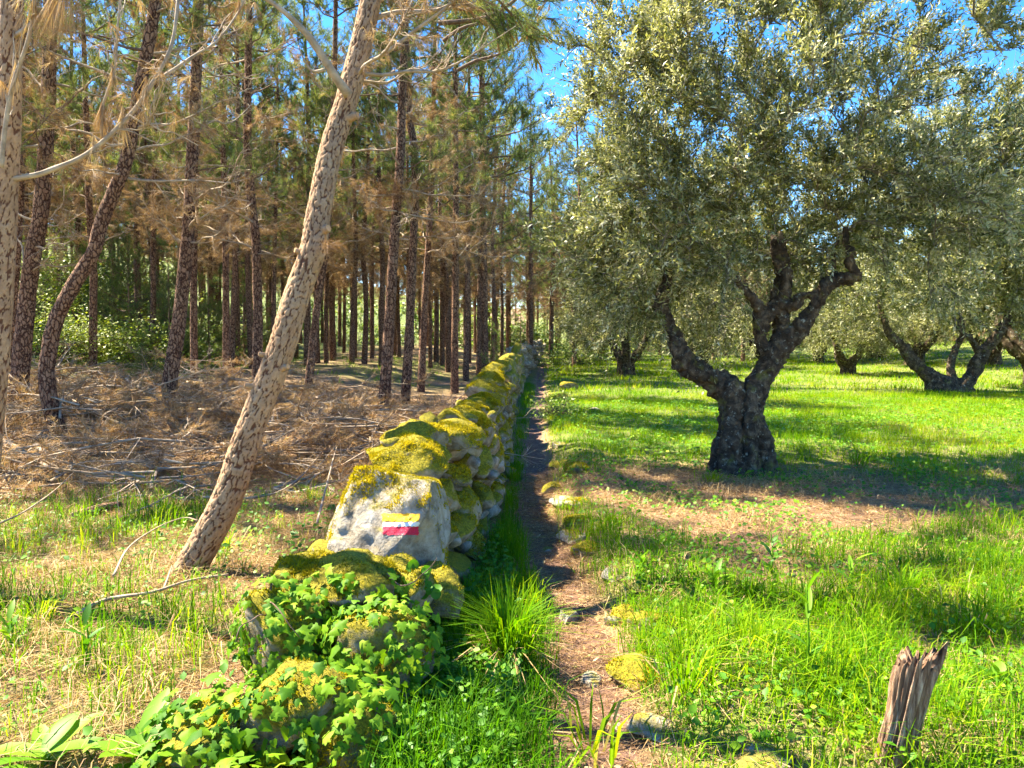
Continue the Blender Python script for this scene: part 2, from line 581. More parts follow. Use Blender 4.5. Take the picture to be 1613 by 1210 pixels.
def right_of_path(x, y): return sstep(.17, .34, x - path_x(y))
def grass_density(x, y):
    """0..1: how green the ground is"""
    P = np.stack([x, y], -1)
    n = fbm(P * 0.55, 4, 21)
    dp = x - path_x(y)
    r = right_of_path(x, y)
    mid = sstep(8.8, 11.0, y)
    near = .44 + .95 * n
    # litter ring in front of and around the olive tree
    ring = np.exp(-(((x - 2.2) / 2.2) ** 2 + ((y - 7.8) / 1.5) ** 2))
    right = r * np.clip((1 - mid) * near + mid * (.97 + .3 * n) - .75 * ring * (1 - mid * .6), 0, 1)
    # strip between wall and path
    st = sstep(-.13, -.21, dp) * sstep(.28, .38, x - wall_x(y)) * np.clip(.75 + .7 * n, 0, 1)
    # left of the wall: patchy
    l = sstep(-.5, -.75, x - wall_x(y)) * (1 - sstep(6.5, 8.5, y)) * np.clip(.54 + .9 * n, 0, .95)
    lb = sstep(-7, -11, x) * sstep(14, 20, y) * .8
    lf = sstep(-.5, -.75, x - wall_x(y)) * sstep(17, 24, y) * np.clip(.3 + .8 * n, 0, .8)
    return np.clip(right + st + l + lb + lf, 0, 1)
build_ground()

def build_path():
    y = np.concatenate([np.arange(-1, 12, .06), np.arange(12, 42, .25)])
    s = np.linspace(-1, 1, 25)
    w = .165 + .045 * vnoise(np.stack([y * 1.3, y * 0], -1), 5) - .004 * np.clip(y - 8, 0, 30)
    c = path_x(y)
    X = c[:, None] + s[None] * w[:, None] * (1 + .35 * vnoise(np.stack([y[:, None] * 3 + s[None] * 0, np.sign(s)[None] * 3 + 0 * y[:, None]], -1), 6))
    Y = np.repeat(y[:, None], 25, 1)
    Z = height(X, Y) + .012 * (1 - s[None] ** 4) - .012 * (s[None] ** 4) + .006 * fbm(np.stack([X, Y], -1) * 12, 3, 2)
    V = np.stack([X, Y, Z], -1).reshape(-1, 3)
    n, m = X.shape
    i = (np.arange(n - 1)[:, None] * m + np.arange(m - 1)[None]).ravel()
    o = add('path', new_mesh('path', V, np.stack([i, i + 1, i + m + 1, i + m], -1), None, True, M['path']))
    tag(o, 'narrow trodden earth footpath running beside the mossy wall', 'path', kind='structure')
build_path()

# ------------------------------------------------------------------ stones
def ico(sub):
    import bmesh
    bm = bmesh.new()
    bmesh.ops.create_icosphere(bm, subdivisions=sub, radius=1.0)
    V = np.array([v.co[:] for v in bm.verts])
    F = np.array([[v.index for v in f.verts] for f in bm.faces])
    bm.free()
    return V, F
ICO = {k: ico(k) for k in (2, 3, 4, 5)}

def rock_shape(seed, sub, size, cuts=9, rough=.10, planes=None):
    """an angular boulder: sphere trimmed by random planes then roughened"""
    r = rng(seed)
    V, F = ICO[sub]
    V = V.copy()
    for k in range(cuts):
        n = unit(r.normal(size=3))
        d = r.uniform(.45, .84)
        s = V @ n
        V = V - np.where(s > d, s - d, 0)[:, None] * n * .93
    for n, d in (planes or []):
        n = unit(np.array(n))
        s = V @ n
        V = V - np.where(s > d, s - d, 0)[:, None] * n * .96
    V = V * (1 + rough * 1.3 * fbm(V * 2.0 + seed * 3.7, 4, seed)[:, None] - rough * .7 * np.abs(fbm(V * 4.5 + seed, 3, seed + 4))[:, None] + rough * .3 * fbm(V * 13 + seed, 3, seed + 6)[:, None])
    return V * np.asarray(size), F

def moss_on(V, F, count, seed, zmin=.35, h=(.008, .019), w=.0065, thr=-.15, hole=None, freq=5.0):
    """small upright moss shoots over the up-facing faces of a stone, V in world coordinates"""
    r = rng(seed)
    A, B, C = V[F[:, 0]], V[F[:, 1]], V[F[:, 2]]
    N = np.cross(B - A, C - A)
    ar = np.linalg.norm(N, axis=1) / 2
    N = unit(N)
    ok = (N[:, 2] + .35 * fbm(((A + B + C) / 3) * freq, 3, seed)) > zmin
    p = ar * ok
    if p.sum() <= 0: return None
    count = int(count * 1.25)
    i = r.choice(len(F), size=count, p=p / p.sum())
    a, b = r.random(count), r.random(count)
    fl = a + b > 1
    a[fl], b[fl] = 1 - a[fl], 1 - b[fl]
    P = A[i] + (B[i] - A[i]) * a[:, None] + (C[i] - A[i]) * b[:, None]
    nz = fbm(P * 9, 3, seed + 3)
    keep = nz > thr
    if hole is not None: keep &= ~hole(P)
    P, i, nz = P[keep], i[keep], nz[keep]
    n = len(P)
    d = unit(N[i] * .8 + np.array([0, 0, .5]) + r.normal(size=(n, 3)) * .5)
    X, Y, Z = axes_from(d, r)
    clump = .55 + .9 * sstep(-.2, .5, nz)
    L = r.uniform(*h, n) * clump
    T = np.array([[-.55, 0, 0], [.55, 0, 0], [.1, 1, .1]])
    Vv, Ff, k = scatter(T, [np.array([[0, 1, 2]])], P - N[i] * .003, X, Y, Z, np.stack([np.full(n, w) * clump * 1.3, L, L], -1))
    tint = np.clip(.45 + .55 * nz + .35 * fbm(P * 2.3, 2, 55) + r.normal(size=n) * .17, 0, 1)
    g = Geo()
    g.put(Vv, Ff, tint=np.repeat(tint, k))
    return g

wall = thing('dry_stone_wall', 'long mossy dry stone wall running along the left of the footpath', 'stone wall', (0, 0, 0))
wall['kind'] = 'thing'
STONES = []   # (V world, F) of near stones, used to lay ivy and moss on

def wall_stone(V, F, seed, moss=0, zmin=.35, name='stone', mat='stone', hole=None, parent=None, thr=-.15, w=.0065):
    c = V.mean(0)
    o = add(name, new_mesh(name, V - c, F, None, True, M[mat]), parent or wall, c)
    STONES.append((V, F))
    if moss:
        g = moss_on(V, F, moss, seed + 99, zmin, hole=hole, thr=thr, w=w)
        if g is not None:
            mo = add('moss', g.mesh('moss', M['moss']), o, -np.array(c) * 0)
            mo.matrix_parent_inverse = Matrix.Translation(Vector(-c))
            mo['kind'] = 'stuff'
    return o

def rotz(V, a, tilt=(0, 0)):
    R = np.array(Matrix.Rotation(a, 3, 'Z') @ Matrix.Rotation(tilt[0], 3, 'X') @ Matrix.Rotation(tilt[1], 3, 'Y'))
    return V @ R.T

# the stone that carries the waymark: bare front, moss on the crown
def marker_stone():
    n_face = unit(np.array([-.16, -.74, .62]))
    V, F = rock_shape(7, 5, (1, 1, 1), 3, .07, [((-.16, -.74, .62), .36), ((0.75, -.1, .1), .66), ((-.8, -.2, .35), .66), ((.2, .2, 1), .66), ((.55, -.55, -.2), .62)])
    V = V * np.array([.41, .38, .42])
    fn = fbm(V * 9, 4, 5)
    V = V + n_face * ((np.abs(fn) * .05 - .03 * np.abs(fbm(V * 5 + 2, 3, 9))) * (V @ n_face > .10))[:, None]
    V = V + np.array([-.68, 4.24, .52])
    def hole(P):
        q = P - np.array([-.68, 4.24, .52])
        return (q @ n_face > .10) & (q[:, 2] < .10 + .09 * fbm(P * 9, 3, 2)) & (q[:, 0] > -.30 + .08 * fbm(P * 8, 2, 6))
    o = wall_stone(V, F, 7, 17000, .12, 'marker_stone', 'stone_bare', hole, thr=-.38, w=.0065)
    o['label'] = 'big pale boulder with bare front and painted yellow and red waymark'
    bv = BVHTree.FromPolygons([Vector(v) for v in V], [list(map(int, f)) for f in F])
    c0 = np.array(o.location)
    def stripe(name, mat, x0, x1, y0, y1, seed, lift):
        nx, ny = 40, 14
        G = Geo()
        r = rng(seed)
        pts = np.zeros((ny, nx, 3))
        for j in range(ny):
            for i in range(nx):
                a, b = i / (nx - 1), j / (ny - 1)
                px = x0 + (x1 - x0) * a
                py = y0 + (y1 - y0) * b
                e = .9 * float(vnoise(np.array([px * .35, b * 3.0, seed]), seed))
                if j in (0, ny - 1): py += e
                if i in (0, nx - 1): px += 1.6 * float(vnoise(np.array([py * .8, a * 7.0, seed]), seed + 2))
                d = ray(px, py)
                h = bv.ray_cast(Vector((0, 0, EYE)), Vector(d).normalized())
                q = np.array(h[0]) if h[0] is not None else at(px, py, 3.95)
                pts[j, i] = q + n_face * lift
        k = (np.arange(ny - 1)[:, None] * nx + np.arange(nx - 1)[None]).ravel()
        Fq = np.stack([k, k + nx, k + nx + 1, k + 1], -1)
        s = add(name, new_mesh(name, pts.reshape(-1, 3) - c0, Fq, None, True, M[mat]), o)
        return s
    stripe('yellow_stripe', 'paint_y', 602, 661, 809.5, 822.5, 3, .0035)['label'] = 'yellow painted bar'
    stripe('white_stripe', 'paint_w', 602.5, 660, 823.2, 829.6, 4, .0030)['label'] = 'white painted bar'
    stripe('red_stripe', 'paint_r', 603, 659.5, 830.2, 843, 5, .0035)['label'] = 'red painted bar'
marker_stone()

def place_rock(seed, sub, cx, cy, cz, size, moss, zmin=.3, mat='stone', tilt=.15, name='stone', thr=-.15, w=.0065):
    r = rng(seed + 500)
    V, F = rock_shape(seed, sub, size, 10, .15)
    V = rotz(V, r.uniform(-.5, .5), (r.normal() * tilt, r.normal() * tilt)) + np.array([cx, cy, cz])
    return wall_stone(V, F, seed, moss, zmin, name, mat, thr=thr, w=w)

def build_wall():
    r = rng(11)
    # low ruined near end under the ivy
    for k, (x, y, z, s, ms) in enumerate([
            (-.95, 3.30, .22, (.30, .30, .30), 1500), (-.58, 3.22, .20, (.26, .28, .27), 1200), (-.74, 3.55, .40, (.38, .26, .15), 3600),
            (-1.02, 3.72, .36, (.26, .24, .18), 2200), (-.50, 3.62, .30, (.20, .22, .24), 1200), (-.80, 2.86, .12, (.34, .26, .22), 1500),
            (-.52, 2.74, .08, (.22, .24, .18), 900), (-1.10, 2.66, .06, (.26, .24, .18), 900), (-.62, 3.80, .36, (.22, .14, .12), 400),
            (-.44, 4.05, .18, (.22, .30, .22), 700), (-.93, 4.10, .22, (.30, .30, .25), 900), (-.72, 2.35, .04, (.34, .24, .15), 600)]):
        place_rock(100 + k, 4, x, y, z + float(height(x, y)) * .5, s, int(ms * 1.6), -.05, thr=-.35)
    # upright courses behind the waymark stone
    y = 4.62
    k = 200
    while y < 26.0:
        f = 1 + max(0, y - 9) * .035
        st = r.uniform(.30, .46) * min(f, 1.7)
        xc = float(wall_x(y))
        g = float(height(xc + .3, y))
        H = .84 + .07 * math.sin(y * 1.3) + .06 * r.normal()
        sub = 4 if y < 5.4 else 3 if y < 13 else 2
        ms = int(max(0, 2300 * (1 - (y - 4) / 15)))
        wv = .0065 if y < 6.5 else .011
        # right-hand face, three courses of uneven stones
        zz = g - .02
        n_c = 3 if y < 16 else 2
        for c in range(n_c):
            hh = (H - .14) / n_c * r.uniform(.85, 1.2)
            place_rock(k, sub, xc + .20 - .03 * c + r.normal() * .035, y + r.uniform(-.08, .08), zz + hh / 2, (.15, st * r.uniform(.46, .66), hh * r.uniform(.5, .68)), int(ms * .6), .0, w=wv, thr=-.05)
            k += 1
            zz += hh
        # capping stone with a cushion of moss
        place_rock(k, sub, xc + r.normal() * .05, y + r.uniform(-.05, .05), g + H - .09, (.27 + r.normal() * .05, st * r.uniform(.66, .9), .16 + r.random() * .08), int(ms * 3.4), -.15, tilt=.28, thr=-.45, w=wv)
        k += 1
        # small wedged fillers
        if y < 11:
            for q in range(2):
                fs = r.uniform(.05, .095)
                place_rock(2000 + k * 3 + q, 2, xc + (.27 if q == 0 else r.uniform(-.2, .24)), y + st * .5 + r.normal() * .05, g + (r.uniform(.1, .65) if q == 0 else H + .0), (fs, fs * 1.3, fs * .8), 0, mat='stone' if q else 'stone_bare')
        # the far face toward the wood
        if y < 15 and k % 2 == 0:
            place_rock(k, 3, xc - .20, y, g + H * .45, (.18, st * .8, H * .42), 0)
            k += 1
        y += st
    # rubble heart of the wall
    yy = np.arange(3.2, 27, .12)
    Hc = np.interp(yy, [3.2, 4.0, 4.6, 27], [.15, .25, .58, .60])
    V = []
    for i, q in enumerate(yy):
        xc = float(wall_x(q))
        g = float(height(xc, q))
        for a in np.linspace(0, math.pi, 11):
            V.append((xc + .17 * math.cos(a), q, g - .05 + (Hc[i] + .04) * (math.sin(a) ** .5)))
    V = np.array(V)
    V += .03 * np.stack([fbm(V * 6, 3, 1), fbm(V * 6, 3, 2), fbm(V * 6, 3, 3)], -1)
    i = (np.arange(len(yy) - 1)[:, None] * 11 + np.arange(10)[None]).ravel()
    add('rubble_core', new_mesh('rubble_core', V, np.stack([i, i + 1, i + 12, i + 11], -1), {'green': np.zeros(len(V))}, True, M['ground']), wall)
    # the far run of the wall: stones too small to pick apart
    G = Geo()
    for j in range(420):
        q = 26 + 19 * r.random() ** 1.2
        xc = float(wall_x(q))
        zc = r.random()
        Vr, Fr = rock_shape(900 + j % 12, 2, np.array([.18, .24, .13]) * r.uniform(.8, 1.3), 8, .1)
        x = xc + r.uniform(-.3, .34) * (1 - .3 * zc)
        Vr = rotz(Vr, r.uniform(0, 6)) + np.array([x, q, float(height(xc + .3, q)) + zc * 1.0])
        G.put(Vr, Fr)
    fo = add('far_stones', G.mesh('far_stones', M['stone_bare'], True), wall)
    fo['kind'] = 'stuff'
build_wall()

# ------------------------------------------------------------------ pine trees
def bark_disp(r0, amp, cw, ch, seed):
    """plated bark: returns disp function that also stores the plate and tint attributes"""
    store = {}
    def f(th, L, R):
        nu = max(5, int(round(2 * math.pi * r0 / cw)))
        u = th / (2 * math.pi) * nu
        cyl = np.stack([np.cos(th) * r0, np.sin(th) * r0, L], -1)
        wob = fbm(cyl * 9, 3, seed + 2)
        v = L / ch + .8 * wob + .35 * fbm(cyl * 45, 2, seed + 4)
        u2 = u + .45 * fbm(cyl * 16, 2, seed + 3) + .22 * fbm(cyl * 60, 2, seed + 5)
        f1, f2, cid = worley(u2, v, nu, seed, .98)
        g1, g2, cid2 = worley(u2 * 2 + 3.3, v * 1.6 + 1.7, nu * 2, seed + 40, .98)
        crack = sstep(.0, .19, f2 - f1)
        e = crack * (.72 + .28 * sstep(.0, .12, g2 - g1))
        cid = .6 * cid + .4 * cid2
        store['plate'] = e
        store['tint'] = np.clip(.15 + .6 * cid + .35 * wob, 0, 1)
        low = fbm(cyl * 3.0, 2, seed + 7)
        return amp * (e - .6) + amp * .35 * (cid - .5) * e + .05 * r0 * low + amp * .25 * fbm(cyl * 50, 2, seed + 8)
    return f, store

def trunk_mesh(name, pts, radii, step, m, seed, amp, cw=.055, ch=.085, mat='bark'):
    pts = np.asarray(pts, float)
    Lt = np.linalg.norm(np.diff(pts, axis=0), axis=1).sum()
    n = max(6, int(Lt / step))
    P = spline(pts, n)
    t = np.linspace(0, 1, n)
    R = np.interp(t, np.linspace(0, 1, len(radii)), radii)
    d, st = bark_disp(float(np.mean(R[: n // 2])), amp, cw, ch, seed)
    V, Fs = tube(P, R, m, d)
    at_ = {k: np.concatenate([a.ravel(), [.5, .5]]) for k, a in st.items()}
    return new_mesh(name, V, Fs, at_, True, M[mat]), P, R

NEEDLE_T = np.array([[-.5, 0, 0], [.5, 0, 0], [.12, 1, .12]])
def needles(G, base, d, count_each, length, width, spread, seed, tint=(.5, .2), droop=0.0, run=.22):
    """tufts: base (n,3) tips of shoots, d (n,3) shoot directions"""
    r = rng(seed)
    n = len(base)
    b = np.repeat(base, count_each, 0)
    dd = np.repeat(unit(d), count_each, 0)
    k = len(b)
    b = b - dd * (r.random(k) ** 1.2 * run)[:, None]
    q = unit(dd * r.uniform(.25, 1.1, k)[:, None] + rand_dirs(r, k) * spread + np.array([0, 0, -droop]))
    X, Y, Z = axes_from(q, r)
    L = length * r.uniform(.7, 1.15, k)
    V, F, kk = scatter(NEEDLE_T, np.array([[0, 1, 2]]), b, X, Y, Z, np.stack([np.full(k, width), L, L * (1 if droop == 0 else 1.6)], -1))
    tn = np.repeat(r.normal(tint[0], tint[1], n), count_each) + r.normal(0, .12, k)
    G.put(V, F, tint=np.repeat(np.clip(tn, 0, 1), kk))

def lib_branch(seed, L, live, detail=1.0, far=False):
    """a branch along +X, curving up; returns (wood Geo, needle Geo, candle Geo or None)"""
    r = rng(seed)
    W, N, C = Geo(), Geo(), Geo()
    t = np.linspace(0, 1, 7)
    rise = r.uniform(.10, .45) if live else r.uniform(-.12, .42)
    main = np.stack([L * t, .22 * L * r.normal() * t ** 2 + .04 * r.normal(size=7), L * (rise * t ** 1.6 - .08 * np.sin(t * 3.1)) + .03 * r.normal(size=7)], -1)
    P = spline(main, 14)
    r0 = .011 + .008 * L
    R = np.linspace(r0, .0045, 14)
    if far: W.put(*tube(P[[0, 3, 6, 9, 13]], R[[0, 3, 6, 9, 13]], 4, cap=False))
    else: W.put(*tube(P, R, 6))
    tips, dirs = [P[-1]], [P[-1] - P[-3]]
    nt = int((13 if live else 13) * detail)
    for i in range(nt):
        s = r.uniform(.25 if not live else .3, .97)
        j = int(s * 13)
        b = P[j]
        T = unit(P[min(j + 1, 13)] - P[j - 1])
        side = unit(np.cross(T, rand_dirs(r, 1)[0]))
        l = L * r.uniform(.14, .34) * (1.15 - .5 * s)
        d = unit(T * .75 + side * .8 + np.array([0, 0, .35 if live else r.normal() * .3]))
        tt = np.linspace(0, 1, 5)[:, None]
        up = np.array([0, 0, .35 if live else r.normal() * .25])
        Q = b + d * l * tt + up * l * tt ** 2 + r.normal(size=(5, 3)) * .01
        W.put(*(tube(Q[::2], [.0065, .005, .003], 3, cap=False) if far else tube(Q, np.linspace(.0065, .003, 5), 4, cap=False)))
        tips.append(Q[-1]); dirs.append(Q[-1] - Q[-2])
        if not live and r.random() < .6:
            d2 = unit(d + rand_dirs(r, 1)[0] * .9)
            Q2 = Q[2] + d2 * l * .6 * tt + np.array([0, 0, r.normal() * .2]) * l * tt ** 2
            W.put(*(tube(Q2[::2], [.005, .004, .0025], 3, cap=False) if far else tube(Q2, np.linspace(.005, .0025, 5), 3, cap=False)))
            tips.append(Q2[-1]); dirs.append(Q2[-1] - Q2[-2])
        if live and r.random() < .75:
            d2 = unit(d + rand_dirs(r, 1)[0] * .8 + np.array([0, 0, .4]))
            Q2 = Q[2] + d2 * l * .7 * tt
            W.put(*(tube(Q2[::2], [.005, .004, .003], 3, cap=False) if far else tube(Q2, np.linspace(.005, .003, 5), 3, cap=False)))
            tips.append(Q2[-1]); dirs.append(Q2[-1] - Q2[-2])
    tips, dirs = np.array(tips), np.array(dirs)
    if live:
        needles(N, tips, dirs, 26 if far else 54, .165, .0105 if far else .0046, .62, seed + 1, (.48, .24), run=.28)
        k = r.random(len(tips)) < .4
        for b, d in zip(tips[k], dirs[k]):
            d = unit(unit(d) * .5 + np.array([0, 0, .8]))
            q = np.array([b, b + d * .025, b + d * .06, b + d * .085])
            C.put(*tube(q, [.006, .011, .009, .002], 4, cap=False), tint=r.random())
    else:
        k = r.random(len(tips)) < .85
        if k.any():
            needles(N, tips[k], dirs[k], 22 if far else 44, .16, .009 if far else .0042, .6, seed + 2, (.5, .22), droop=.75, run=.24)
        # bunches of fallen needles caught along the wood
        m = 9
        idx = r.integers(2, 13, m)
        needles(N, P[idx], rand_dirs(r, m), 12 if far else 22, .17, .008 if far else .0040, .7, seed + 3, (.55, .2), droop=1.3, run=.05)
    return W, N, C

LIB_D = [lib_branch(1000 + i, [1.5, 1.9, 2.3, 1.2, 1.7, 2.1, 1.4, 1.0][i], False) for i in range(8)]
LIB_L = [lib_branch(2000 + i, [1.1, 1.5, 1.9, 1.3, 1.7, 1.0][i], True) for i in range(6)]
LIB_DF = [lib_branch(1100 + i, [1.5, 1.9, 2.3, 1.2, 1.7, 2.1][i], False, far=True) for i in range(6)]
LIB_LF = [lib_branch(2100 + i, [1.1, 1.5, 1.9, 1.3, 1.7, 1.0][i], True, far=True) for i in range(6)]
MESH_D = [(w.mesh('dead_branch', M['dead_wood'], True), n.mesh('dry_needles', M['dry_needle'])) for w, n, c in LIB_D]
MESH_L = [(w.mesh('live_branch', M['twig'], True), n.mesh('needles', M['needle']), c.mesh('candles', M['candle'], True) if c.n else None) for w, n, c in LIB_L]

def tmat(loc, az, pitch, scale, roll=0.0):
    return Matrix.Translation(Vector(loc)) @ Matrix.Rotation(az, 4, 'Z') @ Matrix.Rotation(-pitch, 4, 'Y') @ Matrix.Rotation(roll, 4, 'X') @ Matrix.Scale(scale, 4)

def crown_mesh(seed, h0, h1, r_max, whorl=.42, per=4, dead=True, dead_h=2.2, lean=0.0):
    """joined crown: live needles, wood, dead needles, candles; relative to a straight stem on +Z"""
    r = rng(seed)
    N, W, D, C = Geo(), Geo(), Geo(), Geo()
    z = h0
    while z < h1:
        f = (z - h0) / (h1 - h0)
        n = per + int(r.integers(-1, 2))
        a0 = r.uniform(0, 6.28)
        for i in range(max(2, n)):
            w, nn, c = LIB_LF[int(r.integers(len(LIB_LF)))]
            sc = r_max / 1.5 * (1.0 - .72 * f ** 1.4) * r.uniform(.7, 1.15)
            Mx = np.array(tmat((0, 0, z + r.normal() * .08), a0 + i * 6.283 / n + r.normal() * .25, .15 + .75 * f + r.normal() * .12, sc, r.uniform(-.5, .5)))
            N.xput(nn, Mx); W.xput(w, Mx)
            if c.n and r.random() < .5: C.xput(c, Mx)
        z += whorl * r.uniform(.75, 1.25)
    N.xput(LIB_LF[0][1], np.array(tmat((0, 0, h1), 0, 1.5, .8)))
    if dead:
        z = dead_h
        while z < h0 + .8:
            a0 = r.uniform(0, 6.28)
            n = int(r.integers(3, 6))
            for i in range(n):
                w, nn, c = LIB_DF[int(r.integers(len(LIB_DF)))]
                Mx = np.array(tmat((0, 0, z), a0 + i * 6.283 / n + r.normal() * .4, r.uniform(-.1, .6), r.uniform(.5, .85), r.uniform(-1, 1)))
                W.xput(w, Mx); D.xput(nn, Mx)
            z += r.uniform(.35, .6)
    return N, W, D, C

def crown_set(tag_, seed, *a, **k):
    N, W, D, C = crown_mesh(seed, *a, **k)
    return (N.mesh('needles', M['needle']), W.mesh('branches', M['twig'], True), D.mesh('dry_needles', M['dry_needle']) if D.n else None, C.mesh('candles', M['candle'], True) if C.n else None)

CROWN_TOP = [crown_set('top', 31 + i, 0.0, 3.4 + .4 * i, 1.7 + .15 * i, .55, 4, dead=False) for i in range(3)]     # open tops for the near trees
CROWN_FAR = [crown_set('far', 41 + i, [4.8, 5.6, 4.4, 6.2][i], [11.5, 12.8, 10.6, 13.6][i], [1.8, 2.0, 1.8, 2.1][i], .6, 4, dead_h=[3.0, 3.5, 2.7, 3.8][i]) for i in range(4)]
CROWN_YOUNG = [crown_set('young', 51 + i, .25, [2.4, 3.2, 1.7][i], [.95, 1.2, .8][i], .26, 5, dead=False) for i in range(3)]

def put_crown(parent, cs, loc=(0, 0, 0), az=0.0, scale=1.0):
    c = add('crown', cs[0], parent, loc, (0, 0, az), scale)
    for nm, me in (('branches', cs[1]), ('dry_needles', cs[2]), ('candles', cs[3])):
        if me is not None:
            add(nm, me, c)['kind'] = 'stuff'
    return c

def stub(parent, p, d, L, R, seed):
    """a sawn branch stub on a trunk"""
    d = unit(np.asarray(d, float))
    P = np.array([p, p + d * L * .5, p + d * L])
    V, F = tube(spline(P, 6), np.linspace(R * 1.25, R, 6), 10, lambda th, l, rr: .003 * fbm(np.stack([th, l * 30, rr], -1), 2, seed))
    o = add('branch_stub', new_mesh('branch_stub', V, F, {'plate': np.ones(len(V)) * .8, 'tint': np.ones(len(V)) * .5}, True, M['bark']), parent)
    th = np.arange(12) / 12 * 6.283
    a, b, c = axes_from(d[None], rng(seed))
    disc = P[-1] + d * .003 + (a * np.cos(th)[:, None] + c * np.sin(th)[:, None]) * R * .9
    add('sawn_end', new_mesh('sawn_end', np.vstack([disc, P[-1] + d * .005]), np.array([[i, (i + 1) % 12, 12] for i in range(12)]), None, False, M['cut']), o)

def pine(label, Y, pix, dia, seed, total=9.0, n_dead=10, dead_from=2.0, m=30, step=.035, amp=.010, mat='bark_dark', group='pines of the wood left of the wall', dscale=.8, top=True, skirts=0, cw=.055, ch=.085, side=None, dead_to=99):
    """pine traced bottom to top through photograph pixels at distance Y (an array lets it lean in depth)"""
    Ys = np.broadcast_to(np.asarray(Y, float), (len(pix),))
    pts = np.array([at(px, py, yy) for (px, py), yy in zip(pix, Ys)])
    base = pts[0].copy()
    gz = float(height(base[0], base[1]))
    if gz < base[2] - .05: pts = np.vstack([[base[0], base[1], gz], pts])
    base = np.array([pts[0][0], pts[0][1], gz])
    d0 = unit(pts[1] - pts[0])
    pts[0] = np.array([pts[0][0], pts[0][1], gz]) - d0 * .25 if pts[0][2] >= gz - .3 else pts[0]
    dl = unit(pts[-1] - pts[-2])
    while pts[-1][2] < gz + total + (2.0 if Ys[0] > 8 else 0) - .6:
        dl = unit(dl + np.array([0, 0, .5]))
        pts = np.vstack([pts, pts[-1] + dl * 1.2])
    if Ys[0] > 8: m, step, amp = max(14, m // 2), step * 2.4, amp * .6
    t = thing('pine_tree', label, 'pine tree', base, group)
    R = dia / 2 * (.74 if Ys[0] > 8 else .85)
    me, P, RR = trunk_mesh('trunk', pts - base, [R * 1.22, R * 1.02, R * .92, R * .8, R * .66, R * .45, R * .2], step, m, seed, amp, cw, ch, mat)
    add('trunk', me, t)
    r = rng(seed + 77)
    zz = P[:, 2]
    hs_ = []
    h = dead_from
    n_dead = int(n_dead * 2.6)
    total = total + (2.0 if Ys[0] > 8 else 0)
    while h < min(total - 3.0, dead_to) and len(hs_) < n_dead:
        k = int(r.integers(2, 5))
        a0 = r.uniform(0, 6.28)
        for i in range(k):
            hs_.append((h + r.normal() * .05, a0 + i * 6.283 / k + r.normal() * .35))
        h += r.uniform(.25, .5)
    for (h, az) in hs_[:n_dead]:
        if side is not None: az = side + r.normal() * 1.0
        j = int(np.argmin(np.abs(zz - h)))
        i = int(r.integers(len(MESH_D)))
        sc = dscale * r.uniform(.65, 1.15)
        if Ys[0] > 8 and h > dead_from + 1.0 and r.random() < .42:
            i = i % len(MESH_L)
            b = add('branch', MESH_L[i][0], t)
            add('needles', MESH_L[i][1], b)
        else:
            b = add('branch', MESH_D[i][0], t)
            if r.random() < .75: add('dry_needles', MESH_D[i][1], b)
        b.matrix_local = tmat(P[j], az, r.uniform(-.05, .75), sc, r.uniform(-1, 1))
    if top:
        j = int(np.argmin(np.abs(zz - (total - 3.4))))
        put_crown(t, CROWN_TOP[seed % 3], P[j], r.uniform(0, 6.28), 1.0)
    return t, P + base, RR

# the trees one meets first, each with its own stem
lean, leanP, leanR = pine('thick pale-barked pine leaning right over the wall beside the waymark boulder', [4.95, 4.98, 5, 5.02, 5.05, 5.1, 5.15, 5.2, 5.3, 5.4, 5.5],
     [(292, 915), (352, 797), (386, 700), (412, 631), (444, 547), (468, 464), (492, 397), (502, 335), (522, 235), (551, 140), (586, -10)],
     .196, 3, 9.0, 3, 3.35, 90, .0125, .011, 'bark', dscale=.75, cw=.036, ch=.075, side=-.3)
for i, (hh, az, L, R) in enumerate([(1.33, .4, .10, .022), (1.42, 3.5, .07, .018), (2.25, .2, .06, .03), (3.02, .15, .12, .028), (1.22, 3.6, .09, .02), (2.1, 2.8, .05, .02)]):
    j = int(np.argmin(np.abs(leanP[:, 2] - hh)))
    d = np.array([math.cos(az), -.55 if i != 3 else -.3, .25])
    stub(lean, leanP[j] - np.array(lean.location) + unit(d) * (leanR[j] - .02), d, L * .5 + .025, R * .85, i)
# two bare limbs on the leaning pine
for i, (px, q) in enumerate([((528, 140), [(549, 150), (533, 128), (515, 100), (490, 62), (462, 32), (430, 5), (395, -15)])]):
    pts = np.array([at(a, b, 5.25 - .05 * k) for k, (a, b) in enumerate(q)]) - np.array(lean.location)
    P_ = spline(pts, 26)
    V, F = tube(P_, np.linspace(.034 if i == 0 else .022, .010, 26), 10, lambda th, l, rr: .003 * fbm(np.stack([np.cos(th), np.sin(th), l * 12], -1), 3, i))
    o = add('branch', new_mesh('branch', V, F, None, True, M['dead_wood']), lean)
    if i == 0:
        q2 = np.array([at(a, b, 5.15) for a, b in [(512, 110), (492, 112), (478, 92), (470, 72)]]) - np.array(lean.location)
        V, F = tube(spline(q2, 14), np.linspace(.012, .004, 14), 6)
        add('side_twig', new_mesh('side_twig', V, F, None, True, M['dead_wood']), o)

